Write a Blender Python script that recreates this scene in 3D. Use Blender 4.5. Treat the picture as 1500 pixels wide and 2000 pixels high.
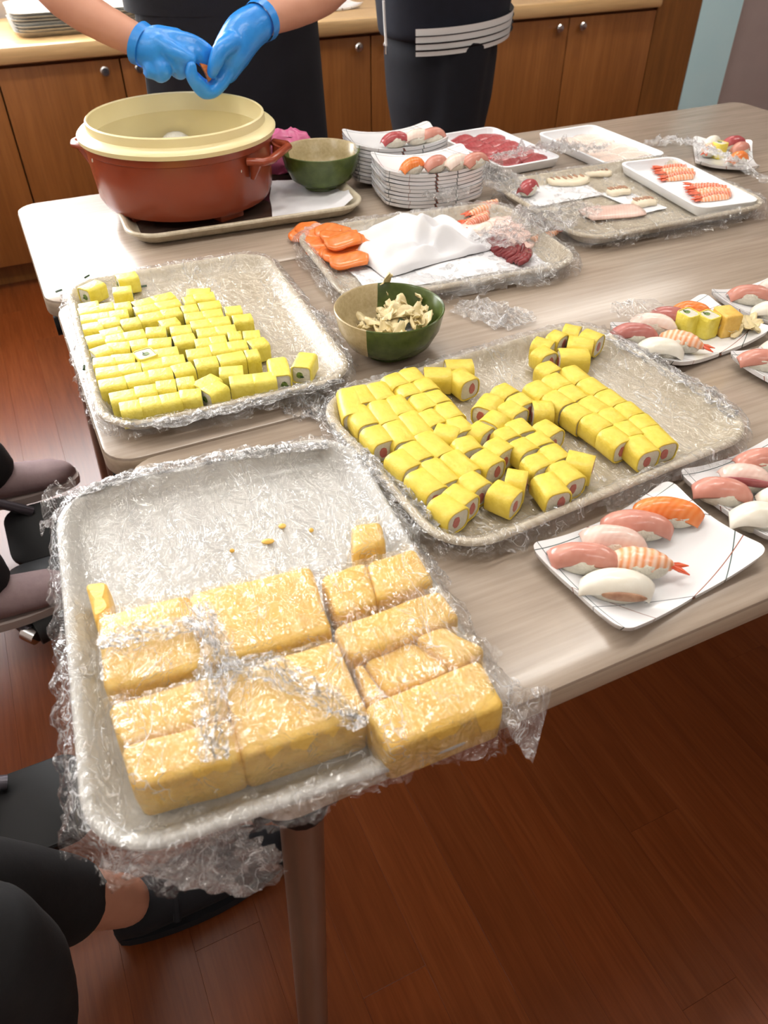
import bpy, math, random
import numpy as np
from mathutils import Vector, Matrix, noise

for _o in list(bpy.data.objects):
    bpy.data.objects.remove(_o)
scene = bpy.context.scene
COL = scene.collection
rnd = random.Random(7)
PI = math.pi

# ------------------------------------------------------------------ camera
FPX, PITCH, YAW, CZ = 1500.0, math.radians(41.2), math.radians(25.3), 1.215
FW = Vector((math.sin(YAW) * math.cos(PITCH), math.cos(YAW) * math.cos(PITCH), -math.sin(PITCH)))
RT = Vector((math.cos(YAW), -math.sin(YAW), 0))
UP = RT.cross(FW)
CAM = Vector((0, 0, CZ))
cd = bpy.data.cameras.new('camera')
cam = bpy.data.objects.new('camera', cd)
COL.objects.link(cam)
cam.location = CAM
cam.rotation_euler = Matrix((RT, UP, -FW)).transposed().to_euler()
cd.sensor_fit = 'VERTICAL'
cd.sensor_height = 36.0
cd.lens = 36.0 * FPX / 2000.0
cd.clip_start = 0.02
cd.dof.use_dof = True
cd.dof.focus_distance = 0.95
cd.dof.aperture_fstop = 9.0
scene.camera = cam

# ------------------------------------------------------------------ world, lamps, exposure
w = bpy.data.worlds.new('world')
scene.world = w
w.use_nodes = True
w.node_tree.nodes['Background'].inputs[0].default_value = (0.9, 0.95, 1.0, 1)
w.node_tree.nodes['Background'].inputs[1].default_value = 0.3
scene.view_settings.view_transform = 'Standard'
scene.view_settings.look = 'None'
scene.view_settings.gamma = 1.0
scene.view_settings.use_curve_mapping = False
scene.view_settings.exposure = -0.12
scene.cycles.max_bounces = 7
scene.cycles.diffuse_bounces = 3
scene.cycles.glossy_bounces = 3
scene.cycles.transparent_max_bounces = 6
WINDOW_STRENGTH = 19.0
TUBE_STRENGTH = 14.0


def area_lamp(name, loc, rot, sx, sy, power, color):
    l = bpy.data.lights.new(name, 'AREA')
    l.shape = 'RECTANGLE'
    l.size, l.size_y, l.energy, l.color = sx, sy, power, color
    o = bpy.data.objects.new(name, l)
    COL.objects.link(o)
    o.location, o.rotation_euler = loc, rot
    return o


# ------------------------------------------------------------------ pixel -> place
def ray(px, py):
    return FW * FPX + RT * (px - 750) + UP * (1000 - py)


def at(px, py, z):
    d = ray(px, py)
    return CAM + d * ((z - CZ) / d.z)


def at_y(px, py, y):
    d = ray(px, py)
    return CAM + d * (y / d.y)


# ------------------------------------------------------------------ objects
def link(name, me, parent=None, loc=None, rot=None):
    o = bpy.data.objects.new(name, me)
    COL.objects.link(o)
    if parent is not None:
        o.parent = parent
    if loc is not None:
        o.location = loc
    if rot is not None:
        o.rotation_euler = rot
    return o


def mesh(name, V, F, mat=None, smooth=40):
    me = bpy.data.meshes.new(name)
    me.from_pydata([tuple(v) for v in V], [], [tuple(f) for f in F])
    me.update()
    if smooth:
        me.polygons.foreach_set('use_smooth', [True] * len(me.polygons))
        if smooth < 180:
            me.set_sharp_from_angle(angle=math.radians(smooth))
    if mat is not None:
        me.materials.append(mat)
    return me


def thing(name, label, cat, loc=(0, 0, 0), rz=0.0, group=None, rot=None):
    o = link(name, None, None, loc, rot if rot else (0, 0, rz))
    o.empty_display_size = 0.02
    return tag(o, label, cat, group)


def tag(o, label=None, cat=None, group=None, kind=None):
    if label:
        o['label'] = label
    if cat:
        o['category'] = cat
    if group:
        o['group'] = group
    if kind:
        o['kind'] = kind
    return o


class MB:
    """collects shapes; build() makes them one mesh object"""

    def __init__(s):
        s.V, s.F = [], []

    def add(s, V, F):
        n = len(s.V)
        s.V += [tuple(v) for v in V]
        s.F += [tuple(i + n for i in f) for f in F]
        return s

    def box(s, c, d, rz=0.0, bev=0.0):
        x, y, z = d[0] / 2, d[1] / 2, d[2] / 2
        if bev <= 0:
            V = [(a * x, b * y, e * z) for e in (-1, 1) for a, b in ((-1, -1), (1, -1), (1, 1), (-1, 1))]
            F = [(3, 2, 1, 0), (4, 5, 6, 7), (0, 1, 5, 4), (1, 2, 6, 5), (2, 3, 7, 6), (3, 0, 4, 7)]
        else:
            r = [(ring_rect(x * 2 - 2 * i, y * 2 - 2 * i, max(bev - i, bev * .3), 3), zz) for i, zz in
                 ((bev, -z), (bev * .3, -z + bev * .3), (0, -z + bev), (0, z - bev), (bev * .3, z - bev * .3), (bev, z))]
            V, F = loft([[(p[0], p[1], zz) for p in rr] for rr, zz in r])
        ca, sa = math.cos(rz), math.sin(rz)
        V = [(c[0] + v[0] * ca - v[1] * sa, c[1] + v[0] * sa + v[1] * ca, c[2] + v[2]) for v in V]
        return s.add(V, F)

    def tube(s, pts, rad, n=10, cap=True, flat=1.0):
        pts = [Vector(p) for p in pts]
        if not hasattr(rad, '__len__'):
            rad = [rad] * len(pts)
        rings = []
        up = Vector((0, 0, 1))
        prev = None
        for i, p in enumerate(pts):
            t = (pts[min(i + 1, len(pts) - 1)] - pts[max(i - 1, 0)]).normalized()
            a = prev if prev else (up if abs(t.z) < 0.9 else Vector((1, 0, 0)))
            u = (a - t * a.dot(t)).normalized()
            prev = u
            v = t.cross(u)
            rings.append([p + u * (math.cos(k * 2 * PI / n) * rad[i] * flat) + v * (math.sin(k * 2 * PI / n) * rad[i]) for k in range(n)])
        V, F = loft(rings, cap=cap)
        return s.add(V, F)

    def ball(s, c, r, nu=14, nv=9, f=None):
        rings = []
        for j in range(nv + 1):
            th = PI * j / nv
            th = min(max(th, 0.02), PI - 0.02)
            rings.append([(c[0] + r[0] * math.sin(th) * math.cos(2 * PI * i / nu), c[1] + r[1] * math.sin(th) * math.sin(2 * PI * i / nu),
                           c[2] - r[2] * math.cos(th)) for i in range(nu)])
        V, F = loft(rings)
        if f:
            V = [f(Vector(v)) for v in V]
        return s.add(V, F)

    def build(s, name, mat, parent=None, smooth=40, loc=None, rot=None):
        return link(name, mesh(name, s.V, s.F, mat, smooth), parent, loc, rot)


def ring_rect(wd, dp, r, n=6):
    r = min(r, wd / 2 - 1e-5, dp / 2 - 1e-5)
    out = []
    for cx, cy, a0 in ((wd / 2 - r, dp / 2 - r, 0), (-wd / 2 + r, dp / 2 - r, PI / 2), (-wd / 2 + r, -dp / 2 + r, PI), (wd / 2 - r, -dp / 2 + r, 1.5 * PI)):
        for k in range(n + 1):
            a = a0 + PI / 2 * k / n
            out.append((cx + r * math.cos(a), cy + r * math.sin(a)))
    return out


def loft(rings, cap=True, closed=True):
    V = [tuple(p) for r in rings for p in r]
    n = len(rings[0])
    F = []
    for j in range(len(rings) - 1):
        for i in range(n if closed else n - 1):
            k = (i + 1) % n
            F.append((j * n + i, j * n + k, (j + 1) * n + k, (j + 1) * n + i))
    if cap:
        F.append(tuple(range(n - 1, -1, -1)))
        F.append(tuple((len(rings) - 1) * n + i for i in range(n)))
    return V, F


def lathe(prof, n=40):
    return loft([[(r * math.cos(2 * PI * i / n), r * math.sin(2 * PI * i / n), z) for i in range(n)] for r, z in prof])


def grid(f, nu, nv):
    V = [f(i / (nu - 1), j / (nv - 1)) for j in range(nv) for i in range(nu)]
    F = [(j * nu + i, j * nu + i + 1, (j + 1) * nu + i + 1, (j + 1) * nu + i) for j in range(nv - 1) for i in range(nu - 1)]
    return V, F


def slab(top, bot, nu, nv):
    """closed solid between two grids top(u,v) and bot(u,v)"""
    V1, F1 = grid(top, nu, nv)
    V2, F2 = grid(bot, nu, nv)
    n = nu * nv
    F = list(F1) + [tuple(i + n for i in reversed(f)) for f in F2]
    edge = [i for i in range(nu)] + [j * nu + nu - 1 for j in range(1, nv)] + [(nv - 1) * nu + i for i in range(nu - 2, -1, -1)] + [j * nu for j in range(nv - 2, 0, -1)]
    for a, b in zip(edge, edge[1:] + edge[:1]):
        F.append((b, a, a + n, b + n))
    return list(V1) + list(V2), F


def nz(x, y, z=0.0):
    return noise.noise(Vector((x, y, z)))


# ------------------------------------------------------------------ materials
def srgb(r, g, b):
    f = lambda c: (c / 255 / 12.92) if c / 255 <= 0.04045 else ((c / 255 + 0.055) / 1.055) ** 2.4
    return (f(r), f(g), f(b), 1.0)


class NT:
    def __init__(s, name):
        s.m = bpy.data.materials.new(name)
        s.m.use_nodes = True
        s.t = s.m.node_tree
        s.b = s.t.nodes['Principled BSDF']
        s.out = s.t.nodes['Material Output']

    def n(s, typ, **kw):
        x = s.t.nodes.new(typ)
        for k, v in kw.items():
            if k.startswith('i_'):
                key = k[2:]
                x.inputs[int(key) if key.isdigit() else key.replace('_', ' ')].default_value = v
            else:
                setattr(x, k, v)
        return x

    def l(s, a, b):
        s.t.links.new(a, b)

    def coord(s, scale=(1, 1, 1), space='Object', rot=(0, 0, 0)):
        c = s.n('ShaderNodeTexCoord')
        m = s.n('ShaderNodeMapping')
        m.inputs['Scale'].default_value = scale
        m.inputs['Rotation'].default_value = rot
        s.l(c.outputs[space], m.inputs[0])
        return m.outputs[0]

    def noise(s, vec, scale, detail=4, rough=0.6):
        x = s.n('ShaderNodeTexNoise')
        x.inputs['Scale'].default_value = scale
        x.inputs['Detail'].default_value = detail
        x.inputs['Roughness'].default_value = rough
        s.l(vec, x.inputs['Vector'])
        return x.outputs['Fac']

    def ramp(s, fac, stops):
        r = s.n('ShaderNodeValToRGB')
        e = r.color_ramp.elements
        while len(e) < len(stops):
            e.new(0.5)
        for el, (p, c) in zip(e, stops):
            el.position = p
            el.color = c
        s.l(fac, r.inputs[0])
        return r.outputs[0]

    def mix(s, fac, a, b, mode='MIX'):
        x = s.n('ShaderNodeMix')
        x.data_type = 'RGBA'
        x.blend_type = mode
        for sock, v in ((x.inputs[0], fac), (x.inputs[6], a), (x.inputs[7], b)):
            if hasattr(v, 'is_output'):
                s.l(v, sock)
            else:
                sock.default_value = v
        return x.outputs[2]

    def math(s, op, a, b=None):
        x = s.n('ShaderNodeMath', operation=op)
        for i, v in enumerate((a, b)):
            if v is None:
                continue
            if hasattr(v, 'is_output'):
                s.l(v, x.inputs[i])
            else:
                x.inputs[i].default_value = v
        return x.outputs[0]

    def bump(s, h, strength=0.3, dist=0.002):
        x = s.n('ShaderNodeBump')
        x.inputs['Strength'].default_value = strength
        x.inputs['Distance'].default_value = dist
        s.l(h, x.inputs['Height'])
        s.l(x.outputs[0], s.b.inputs['Normal'])

    def base(s, c):
        if hasattr(c, 'is_output'):
            s.l(c, s.b.inputs['Base Color'])
        else:
            s.b.inputs['Base Color'].default_value = c


def simple(name, c1, c2=None, scale=30, rough=0.5, bump=0.0, bscale=None, bdist=0.002, sss=0.0, spec=0.5, metal=0.0, vscale=(1, 1, 1), coat=0.0, sssr=(0.01, 0.006, 0.004)):
    t = NT(name)
    v = t.coord(vscale)
    if c2:
        t.base(t.ramp(t.noise(v, scale), [(0.3, c1), (0.7, c2)]))
    else:
        t.base(c1)
    t.b.inputs['Roughness'].default_value = rough
    t.b.inputs['Specular IOR Level'].default_value = spec
    t.b.inputs['Metallic'].default_value = metal
    t.b.inputs['Coat Weight'].default_value = coat
    if sss > 1:
        t.b.inputs['Subsurface Weight'].default_value = sss
        t.b.inputs['Subsurface Radius'].default_value = sssr
        t.b.inputs['Subsurface Scale'].default_value = 0.5
    if bump:
        t.bump(t.noise(v, bscale or scale * 3, 5), bump, bdist)
    return t.m


def wood(name, c1, c2, c3, along, scale=1.0, rough=0.35, contrast=0.5, spec=0.5, rand=0.0, coat=0.0):
    """grain stretched along axis 0 (x), 1 (y) or 2 (z)"""
    t = NT(name)
    sc = [26 * scale] * 3
    sc[along] = 1.3 * scale
    v = t.coord(tuple(sc), 'Object')
    if rand:
        oi = t.n('ShaderNodeObjectInfo')
        mp = t.n('ShaderNodeVectorMath', operation='ADD')
        t.l(v, mp.inputs[0])
        cb = t.n('ShaderNodeCombineXYZ')
        r37 = t.math('MULTIPLY', oi.outputs['Random'], 37.0)
        for i in range(3):
            t.l(r37, cb.inputs[i])
        t.l(cb.outputs[0], mp.inputs[1])
        v = mp.outputs[0]
    g = t.noise(v, 1.0, 6, 0.65)
    g2 = t.noise(v, 5.0, 3, 0.6)
    c = t.ramp(g, [(0.5 - contrast * .4, c1), (0.5, c2), (0.5 + contrast * .4, c3)])
    c = t.mix(0.35, c, t.ramp(g2, [(0.35, (0.55, 0.5, 0.47, 1)), (0.6, (1, 1, 1, 1))]), 'MULTIPLY')
    if rand:
        vs = t.n('ShaderNodeTexVoronoi', feature='F1')
        vs.inputs['Scale'].default_value = 16
        gm_ = t.n('ShaderNodeNewGeometry')
        t.l(gm_.outputs['Position'], vs.inputs['Vector'])
        sx_ = t.n('ShaderNodeSeparateColor')
        t.l(vs.outputs['Color'], sx_.inputs[0])
        speck = t.math('LESS_THAN', vs.outputs['Distance'], t.math('MULTIPLY', t.math('SUBTRACT', sx_.outputs[0], 0.6), 0.12))
        c = t.mix(t.math('MULTIPLY', speck, 0.8), c, (0.008, 0.004, 0.003, 1))
        c = t.mix(rand, c, t.ramp(oi.outputs['Random'], [(0, (0.55, 0.5, 0.5, 1)), (0.5, (1, 1, 1, 1)), (1, (1.0, 0.8, 0.62, 1))]), 'MULTIPLY')
    t.base(c)
    t.b.inputs['Roughness'].default_value = rough
    t.b.inputs['Specular IOR Level'].default_value = spec
    t.b.inputs['Coat Weight'].default_value = coat
    t.b.inputs['Coat Roughness'].default_value = 0.15
    t.bump(g2, 0.06, 0.001)
    return t.m


M = {}
M['laminate'] = wood('beige wood-grain laminate', srgb(160, 144, 128), srgb(173, 157, 141), srgb(183, 168, 152), 0, 1.0, 0.25, 0.9, 0.75)
M['edge'] = wood('beige edge band', srgb(178, 160, 138), srgb(188, 171, 150), srgb(196, 180, 160), 0, 1.0, 0.35, 0.6)
M['plank'] = wood('red-brown floor plank', srgb(96, 46, 20), srgb(113, 57, 26), srgb(128, 70, 35), 1, 1.4, 0.27, 0.9, 0.4, rand=0.3)
M['cab_wood'] = wood('cabinet door wood', srgb(134, 82, 36), srgb(150, 94, 44), srgb(164, 106, 54), 2, 0.8, 0.4, 0.7)
M['cab_top'] = wood('counter top wood', srgb(206, 166, 112), srgb(216, 178, 126), srgb(224, 190, 140), 0, 0.7, 0.3, 0.6)
M['post_wood'] = wood('cabinet end wood', srgb(112, 68, 28), srgb(130, 82, 36), srgb(150, 98, 46), 2, 1.2, 0.4, 0.9)
M['chrome'] = simple('chrome', (0.6, 0.6, 0.6, 1), rough=0.2, metal=1.0)
M['leg_metal'] = simple('brown metal tube', srgb(150, 118, 98), srgb(120, 92, 78), 14, 0.3, metal=0.35, vscale=(1, 1, .15))
M['black_plastic'] = simple('black plastic', srgb(18, 18, 20), rough=0.55, spec=0.3)
M['black_rubber'] = simple('black rubber', srgb(17, 17, 18), rough=0.7)
M['wall'] = simple('painted wall', srgb(205, 196, 188), srgb(200, 190, 183), 6, 0.8)
M['wall_mauve'] = simple('mauve grey wall', srgb(176, 160, 156), srgb(170, 154, 150), 6, 0.8)
M['blue_paint'] = simple('pale blue paint', srgb(200, 240, 250), srgb(206, 243, 251), 4, 0.45)
M['ceiling'] = simple('ceiling board', srgb(235, 232, 226), rough=0.9)


def tray_mat(name, c1, c2, c3):
    t = NT(name)
    v = t.coord((60, 5, 60), rot=(0, 0, 0.9))
    g = t.noise(v, 1.0, 6, 0.7)
    g2 = t.noise(t.coord((1, 1, 1)), 260, 2)
    c = t.ramp(g, [(0.3, c1), (0.5, c2), (0.7, c3)])
    t.base(t.mix(0.12, c, t.ramp(g2, [(0.3, (0.4, 0.36, 0.3, 1)), (0.6, (1, 1, 1, 1))]), 'MULTIPLY'))
    t.b.inputs['Roughness'].default_value = 0.3
    return t.m


M['tray'] = tray_mat('wood-grain tray', srgb(178, 164, 138), srgb(200, 188, 164), srgb(214, 204, 184))
M['tray_grey'] = tray_mat('speckled grey tray', srgb(184, 182, 177), srgb(200, 198, 192), srgb(207, 206, 200))
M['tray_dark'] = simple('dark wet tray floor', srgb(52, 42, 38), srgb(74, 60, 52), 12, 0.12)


def film_mat(name, haze, gloss, bscale, tint=(1, 1, 1, 1), bstr=1.0, crease_glint=1.0):
    t = NT(name)
    t.t.nodes.remove(t.b)
    v = t.coord((1.0, 0.42, 1.0), rot=(0, 0, 0.5))
    vd = t.n('ShaderNodeVectorMath', operation='ADD')
    wn = t.n('ShaderNodeTexNoise')
    wn.inputs['Scale'].default_value = bscale * .35
    wn.inputs['Detail'].default_value = 0
    t.l(v, wn.inputs['Vector'])
    sc = t.n('ShaderNodeVectorMath', operation='SCALE')
    sc.inputs['Scale'].default_value = 0.05
    t.l(wn.outputs['Color'], sc.inputs[0])
    t.l(v, vd.inputs[0])
    t.l(sc.outputs[0], vd.inputs[1])
    vo = t.n('ShaderNodeTexVoronoi', feature='F1')
    vo.inputs['Scale'].default_value = bscale
    t.l(vd.outputs[0], vo.inputs['Vector'])
    h = t.math('ADD', vo.outputs['Distance'], t.math('MULTIPLY', t.noise(vd.outputs[0], bscale * 1.6, 2, 0.7), 1.2))
    bp = t.n('ShaderNodeBump')
    bp.inputs['Strength'].default_value = bstr
    bp.inputs['Distance'].default_value = 0.002
    t.l(h, bp.inputs['Height'])
    tr = t.n('ShaderNodeBsdfTransparent')
    tr.inputs[0].default_value = tint
    gl = t.n('ShaderNodeBsdfGlossy')
    gl.inputs['Roughness'].default_value = 0.10
    t.l(bp.outputs[0], gl.inputs['Normal'])
    df = t.n('ShaderNodeBsdfTranslucent')
    d2 = t.n('ShaderNodeBsdfDiffuse')
    df.inputs[0].default_value = d2.inputs[0].default_value = (0.95, 0.95, 0.96, 1)
    t.l(bp.outputs[0], d2.inputs['Normal'])
    hz = t.n('ShaderNodeMixShader')
    hz.inputs[0].default_value = 0.15
    t.l(d2.outputs[0], hz.inputs[1])
    t.l(df.outputs[0], hz.inputs[2])
    m1 = t.n('ShaderNodeMixShader')
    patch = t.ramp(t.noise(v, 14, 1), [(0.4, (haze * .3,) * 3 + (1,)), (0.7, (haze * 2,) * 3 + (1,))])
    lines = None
    for k, (sc_, wd_, am_, ry) in enumerate(((60, 0.035, 0.9, 0.4), (150, 0.05, 0.75, 1.5))):  # white lines along the creases, painted in to stand for specular glints
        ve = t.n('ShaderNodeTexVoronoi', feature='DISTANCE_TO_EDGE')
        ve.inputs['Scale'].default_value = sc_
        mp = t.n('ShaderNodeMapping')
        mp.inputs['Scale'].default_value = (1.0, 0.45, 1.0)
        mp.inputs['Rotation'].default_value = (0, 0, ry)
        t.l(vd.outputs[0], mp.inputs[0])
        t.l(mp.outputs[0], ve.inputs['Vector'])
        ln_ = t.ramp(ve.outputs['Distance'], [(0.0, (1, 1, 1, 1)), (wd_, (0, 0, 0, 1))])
        mk = t.ramp(t.noise(mp.outputs[0], 26 + 20 * k, 1), [(0.53, (0, 0, 0, 1)), (0.62, (am_ * crease_glint,) * 3 + (1,))])
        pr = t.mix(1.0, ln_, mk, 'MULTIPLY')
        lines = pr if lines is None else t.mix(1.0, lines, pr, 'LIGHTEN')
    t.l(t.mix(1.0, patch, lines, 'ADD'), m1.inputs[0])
    t.l(tr.outputs[0], m1.inputs[1])
    t.l(hz.outputs[0], m1.inputs[2])
    fr = t.n('ShaderNodeFresnel')
    fr.inputs['IOR'].default_value = 1.45
    t.l(bp.outputs[0], fr.inputs['Normal'])
    m2 = t.n('ShaderNodeMixShader')
    t.l(t.math('MINIMUM', t.math('ADD', t.math('MULTIPLY', fr.outputs[0], gloss), 0.075), 0.30), m2.inputs[0])
    t.l(m1.outputs[0], m2.inputs[1])
    t.l(gl.outputs[0], m2.inputs[2])
    t.l(m2.outputs[0], t.out.inputs[0])
    return t.m


M['film'] = film_mat('clear plastic wrap', 0.045, 0.8, 130, crease_glint=0.7)
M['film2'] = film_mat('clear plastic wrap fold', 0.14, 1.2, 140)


def egg_mat(name, c1, c2, c3, bump=0.35):
    t = NT(name)
    oi = t.n('ShaderNodeObjectInfo')
    v = t.coord()
    va = t.n('ShaderNodeVectorMath', operation='ADD')
    cb = t.n('ShaderNodeCombineXYZ')
    t.l(oi.outputs['Random'], cb.inputs[0])
    t.l(v, va.inputs[0])
    t.l(cb.outputs[0], va.inputs[1])
    g = t.noise(va.outputs[0], 130, 4)
    c = t.ramp(g, [(0.3, c1), (0.5, c2), (0.72, c3)])
    g2 = t.noise(va.outputs[0], 40, 3)
    c = t.mix(0.4, c, t.ramp(g2, [(0.3, c1), (0.7, c3)]))
    t.base(c)
    t.b.inputs['Roughness'].default_value = 0.38
    t.b.inputs['Subsurface Radius'].default_value = (0.006, 0.004, 0.001)
    t.bump(t.noise(va.outputs[0], 190, 4), bump, 0.002)
    return t.m


M['egg'] = egg_mat('yellow egg sheet', srgb(222, 194, 60), srgb(234, 208, 78), srgb(241, 219, 100))
M['egg2'] = egg_mat('pale yellow egg sheet', srgb(228, 208, 66), srgb(240, 224, 92), srgb(247, 234, 120), 0.6)
M['omelette'] = egg_mat('rolled omelette', srgb(228, 178, 76), srgb(240, 196, 94), srgb(246, 210, 114), 0.5)
M['rice'] = simple('sushi rice', srgb(236, 232, 218), srgb(224, 218, 200), 160, 0.45, 0.9, 240, 0.003, sss=0.3)
M['tuna_core'] = simple('pink tuna filling', srgb(200, 120, 112), srgb(176, 92, 86), 90, 0.35, 0.2)
M['cucumber'] = simple('cucumber filling', srgb(150, 178, 84), srgb(34, 62, 28), 300, 0.4)
M['cucumber_skin'] = simple('dark cucumber skin', srgb(20, 48, 24), srgb(44, 78, 36), 200, 0.35)


def fish(name, c1, c2, stripe=None, sc=(1, 1, 1), wscale=60, rough=0.22, amt=0.5, wrot=0.5):
    t = NT(name)
    v = t.coord(sc)
    c = t.ramp(t.noise(v, 45, 3), [(0.3, c1), (0.7, c2)])
    if stripe:
        wv = t.n('ShaderNodeTexWave')
        wv.inputs['Scale'].default_value = wscale
        wv.inputs['Distortion'].default_value = 3.0
        wv.inputs['Detail'].default_value = 1.5
        wv.inputs['Detail Scale'].default_value = 0.6
        t.l(t.coord((1, 1, 0.2), rot=(0, 0, wrot)), wv.inputs['Vector'])
        f = t.math('MULTIPLY', wv.outputs['Fac'], amt)
        c = t.mix(f, c, stripe)
    t.base(c)
    t.b.inputs['Roughness'].default_value = rough
    t.b.inputs['Subsurface Radius'].default_value = (0.008, 0.004, 0.003)
    t.bump(t.noise(v, 120, 3), 0.15, 0.002)
    return t.m


M['salmon'] = fish('salmon flesh', srgb(236, 124, 56), srgb(242, 140, 74), srgb(250, 178, 120), wscale=55, amt=0.28)
M['salmon_raw'] = fish('raw salmon flesh', srgb(232, 116, 48), srgb(242, 138, 70), srgb(250, 178, 120), wscale=30, amt=0.10)
M['tuna'] = fish('pink tuna flesh', srgb(204, 136, 120), srgb(214, 154, 138), srgb(224, 170, 154), wscale=40, amt=0.12)
M['tuna_red'] = fish('red tuna flesh', srgb(168, 72, 76), srgb(184, 88, 92), srgb(200, 112, 112), wscale=40, amt=0.2)
M['tuna_mauve'] = fish('mauve pink tuna flesh', srgb(180, 108, 102), srgb(192, 124, 116), srgb(206, 146, 138), wscale=40, amt=0.15)
M['tuna_dark'] = fish('dark red tuna flesh', srgb(112, 36, 40), srgb(132, 50, 54), srgb(150, 72, 74), wscale=40, amt=0.3)
M['pale_fish'] = fish('pale pink fish', srgb(228, 190, 178), srgb(236, 208, 196), srgb(246, 226, 216), wscale=60, amt=0.2)
M['white_fish'] = fish('white fish', srgb(234, 228, 212), srgb(242, 238, 226), None)
M['blush_fish'] = fish('blush white fish', srgb(238, 214, 200), srgb(244, 226, 214), srgb(250, 240, 234), wscale=50, amt=0.2)
M['purple_fish'] = fish('purple-edged fish', srgb(150, 76, 80), srgb(170, 98, 98), None)
M['seared'] = simple('seared white fish', srgb(240, 230, 208), srgb(232, 218, 190), 60, 0.35)
M['sear_mark'] = simple('brown sear marks', srgb(150, 104, 78), srgb(190, 150, 120), 120, 0.45)
M['shrimp'] = fish('cooked shrimp', srgb(240, 150, 96), srgb(246, 176, 128), srgb(252, 226, 206), wscale=48, amt=0.8, wrot=0.0)
M['shrimp_red'] = fish('red shrimp', srgb(216, 92, 56), srgb(236, 140, 100), srgb(250, 214, 196), wscale=60, amt=0.55, wrot=0.0)
M['shrimp_tail'] = simple('shrimp tail', srgb(206, 78, 48), srgb(226, 104, 64), 90, 0.25)
M['ginger'] = simple('pickled ginger', srgb(238, 222, 176), srgb(228, 208, 156), 60, 0.25, sss=0.4)


def plate_mat():
    t = NT('white plate with thin lines')
    c0 = t.n('ShaderNodeTexCoord')
    sep = t.n('ShaderNodeSeparateXYZ')
    t.l(c0.outputs['Object'], sep.inputs[0])
    col = srgb(242, 242, 244)
    lines = [(0.94, 0.34, 0.088, (120, 50, 48)), (0.86, 0.5, 0.082, (70, 92, 90)), (0.55, -0.83, 0.066, (70, 92, 90)), (0.2, 0.98, 0.052, (120, 50, 48)),
             (-0.97, 0.25, 0.084, (70, 92, 90)), (-0.9, -0.42, 0.080, (150, 90, 70)), (0.33, -0.94, 0.055, (150, 90, 70)), (-0.12, 0.99, 0.053, (70, 92, 90)), (-0.3, -0.95, 0.056, (60, 70, 80))]
    prev = col
    edge = t.math('GREATER_THAN', t.math('MAXIMUM', t.math('DIVIDE', t.math('ABSOLUTE', sep.outputs[0]), 0.094), t.math('DIVIDE', t.math('ABSOLUTE', sep.outputs[1]), 0.062)), 0.66)
    for a, b, c, rgb in lines:
        d = t.math('ABSOLUTE', t.math('SUBTRACT', t.math('ADD', t.math('ADD', t.math('MULTIPLY', sep.outputs[0], a), t.math('MULTIPLY', sep.outputs[1], b)),
                                                        t.math('MULTIPLY', t.math('MULTIPLY', sep.outputs[1], sep.outputs[0]), 2.2)), c))
        prev = t.mix(t.math('MULTIPLY', t.math('LESS_THAN', d, 0.0004), edge), prev, srgb(*rgb))
    t.base(prev)
    t.b.inputs['Roughness'].default_value = 0.12
    return t.m


M['plate'] = plate_mat()
M['foam'] = simple('white foam tray', srgb(240, 242, 246), rough=0.45)
M['paper'] = simple('white paper', srgb(238, 238, 240), srgb(228, 228, 232), 8, 0.8)


def bowl_mat():
    t = NT('green and beige bowl glaze')
    c0 = t.n('ShaderNodeTexCoord')
    sep = t.n('ShaderNodeSeparateXYZ')
    t.l(c0.outputs['Object'], sep.inputs[0])
    g = t.ramp(t.noise(c0.outputs['Object'], 60, 5), [(0.3, srgb(62, 78, 30)), (0.7, srgb(88, 104, 48))])
    b = t.ramp(t.noise(c0.outputs['Object'], 200, 3), [(0.3, srgb(184, 164, 122)), (0.7, srgb(202, 184, 144))])
    f = t.math('GREATER_THAN', sep.outputs[0], -0.022)
    t.base(t.mix(f, b, g))
    t.b.inputs['Roughness'].default_value = 0.25
    return t.m


M['bowl'] = bowl_mat()
M['tub'] = simple('brown plastic tub', srgb(150, 70, 44), srgb(144, 64, 40), 10, 0.25)
M['tub_lid'] = simple('cream plastic', srgb(240, 226, 176), srgb(236, 220, 168), 8, 0.3)
M['pink_bag'] = simple('pink plastic bag', srgb(236, 130, 176), srgb(228, 110, 160), 10, 0.3)
M['navy'] = simple('navy cloth', srgb(14, 17, 31), srgb(19, 23, 38), 40, 0.85, 0.3, 300, 0.001)
M['navy2'] = simple('dark navy cloth', srgb(10, 12, 22), srgb(14, 17, 28), 40, 0.85, 0.3, 300, 0.001)
M['black_cloth'] = simple('black cloth', srgb(20, 20, 22), srgb(28, 28, 30), 40, 0.9, 0.3, 300, 0.001)
M['white_cloth'] = simple('white cloth', srgb(232, 230, 228), rough=0.8)
M['skin'] = simple('skin', srgb(206, 150, 124), srgb(198, 140, 114), 18, 0.5, 0.1, 200, 0.001, sss=0.1)
M['hair'] = simple('black hair', srgb(24, 20, 18), srgb(34, 28, 25), 80, 0.5)
M['glove'] = simple('blue rubber glove', srgb(40, 134, 222), srgb(54, 148, 232), 30, 0.3, 0.35, 60, 0.003)
M['mauve'] = simple('mauve shoe fabric', srgb(134, 112, 114), srgb(146, 124, 124), 60, 0.85, 0.2, 300, 0.001)
M['sole'] = simple('grey sole', srgb(170, 156, 150), rough=0.7)
M['shoe_black'] = simple('black shoe fabric', srgb(14, 15, 20), srgb(20, 21, 28), 60, 0.85, 0.2, 300, 0.001)
M['grey_paint'] = simple('grey tube', srgb(96, 92, 100), rough=0.3, metal=0.5)


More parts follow.
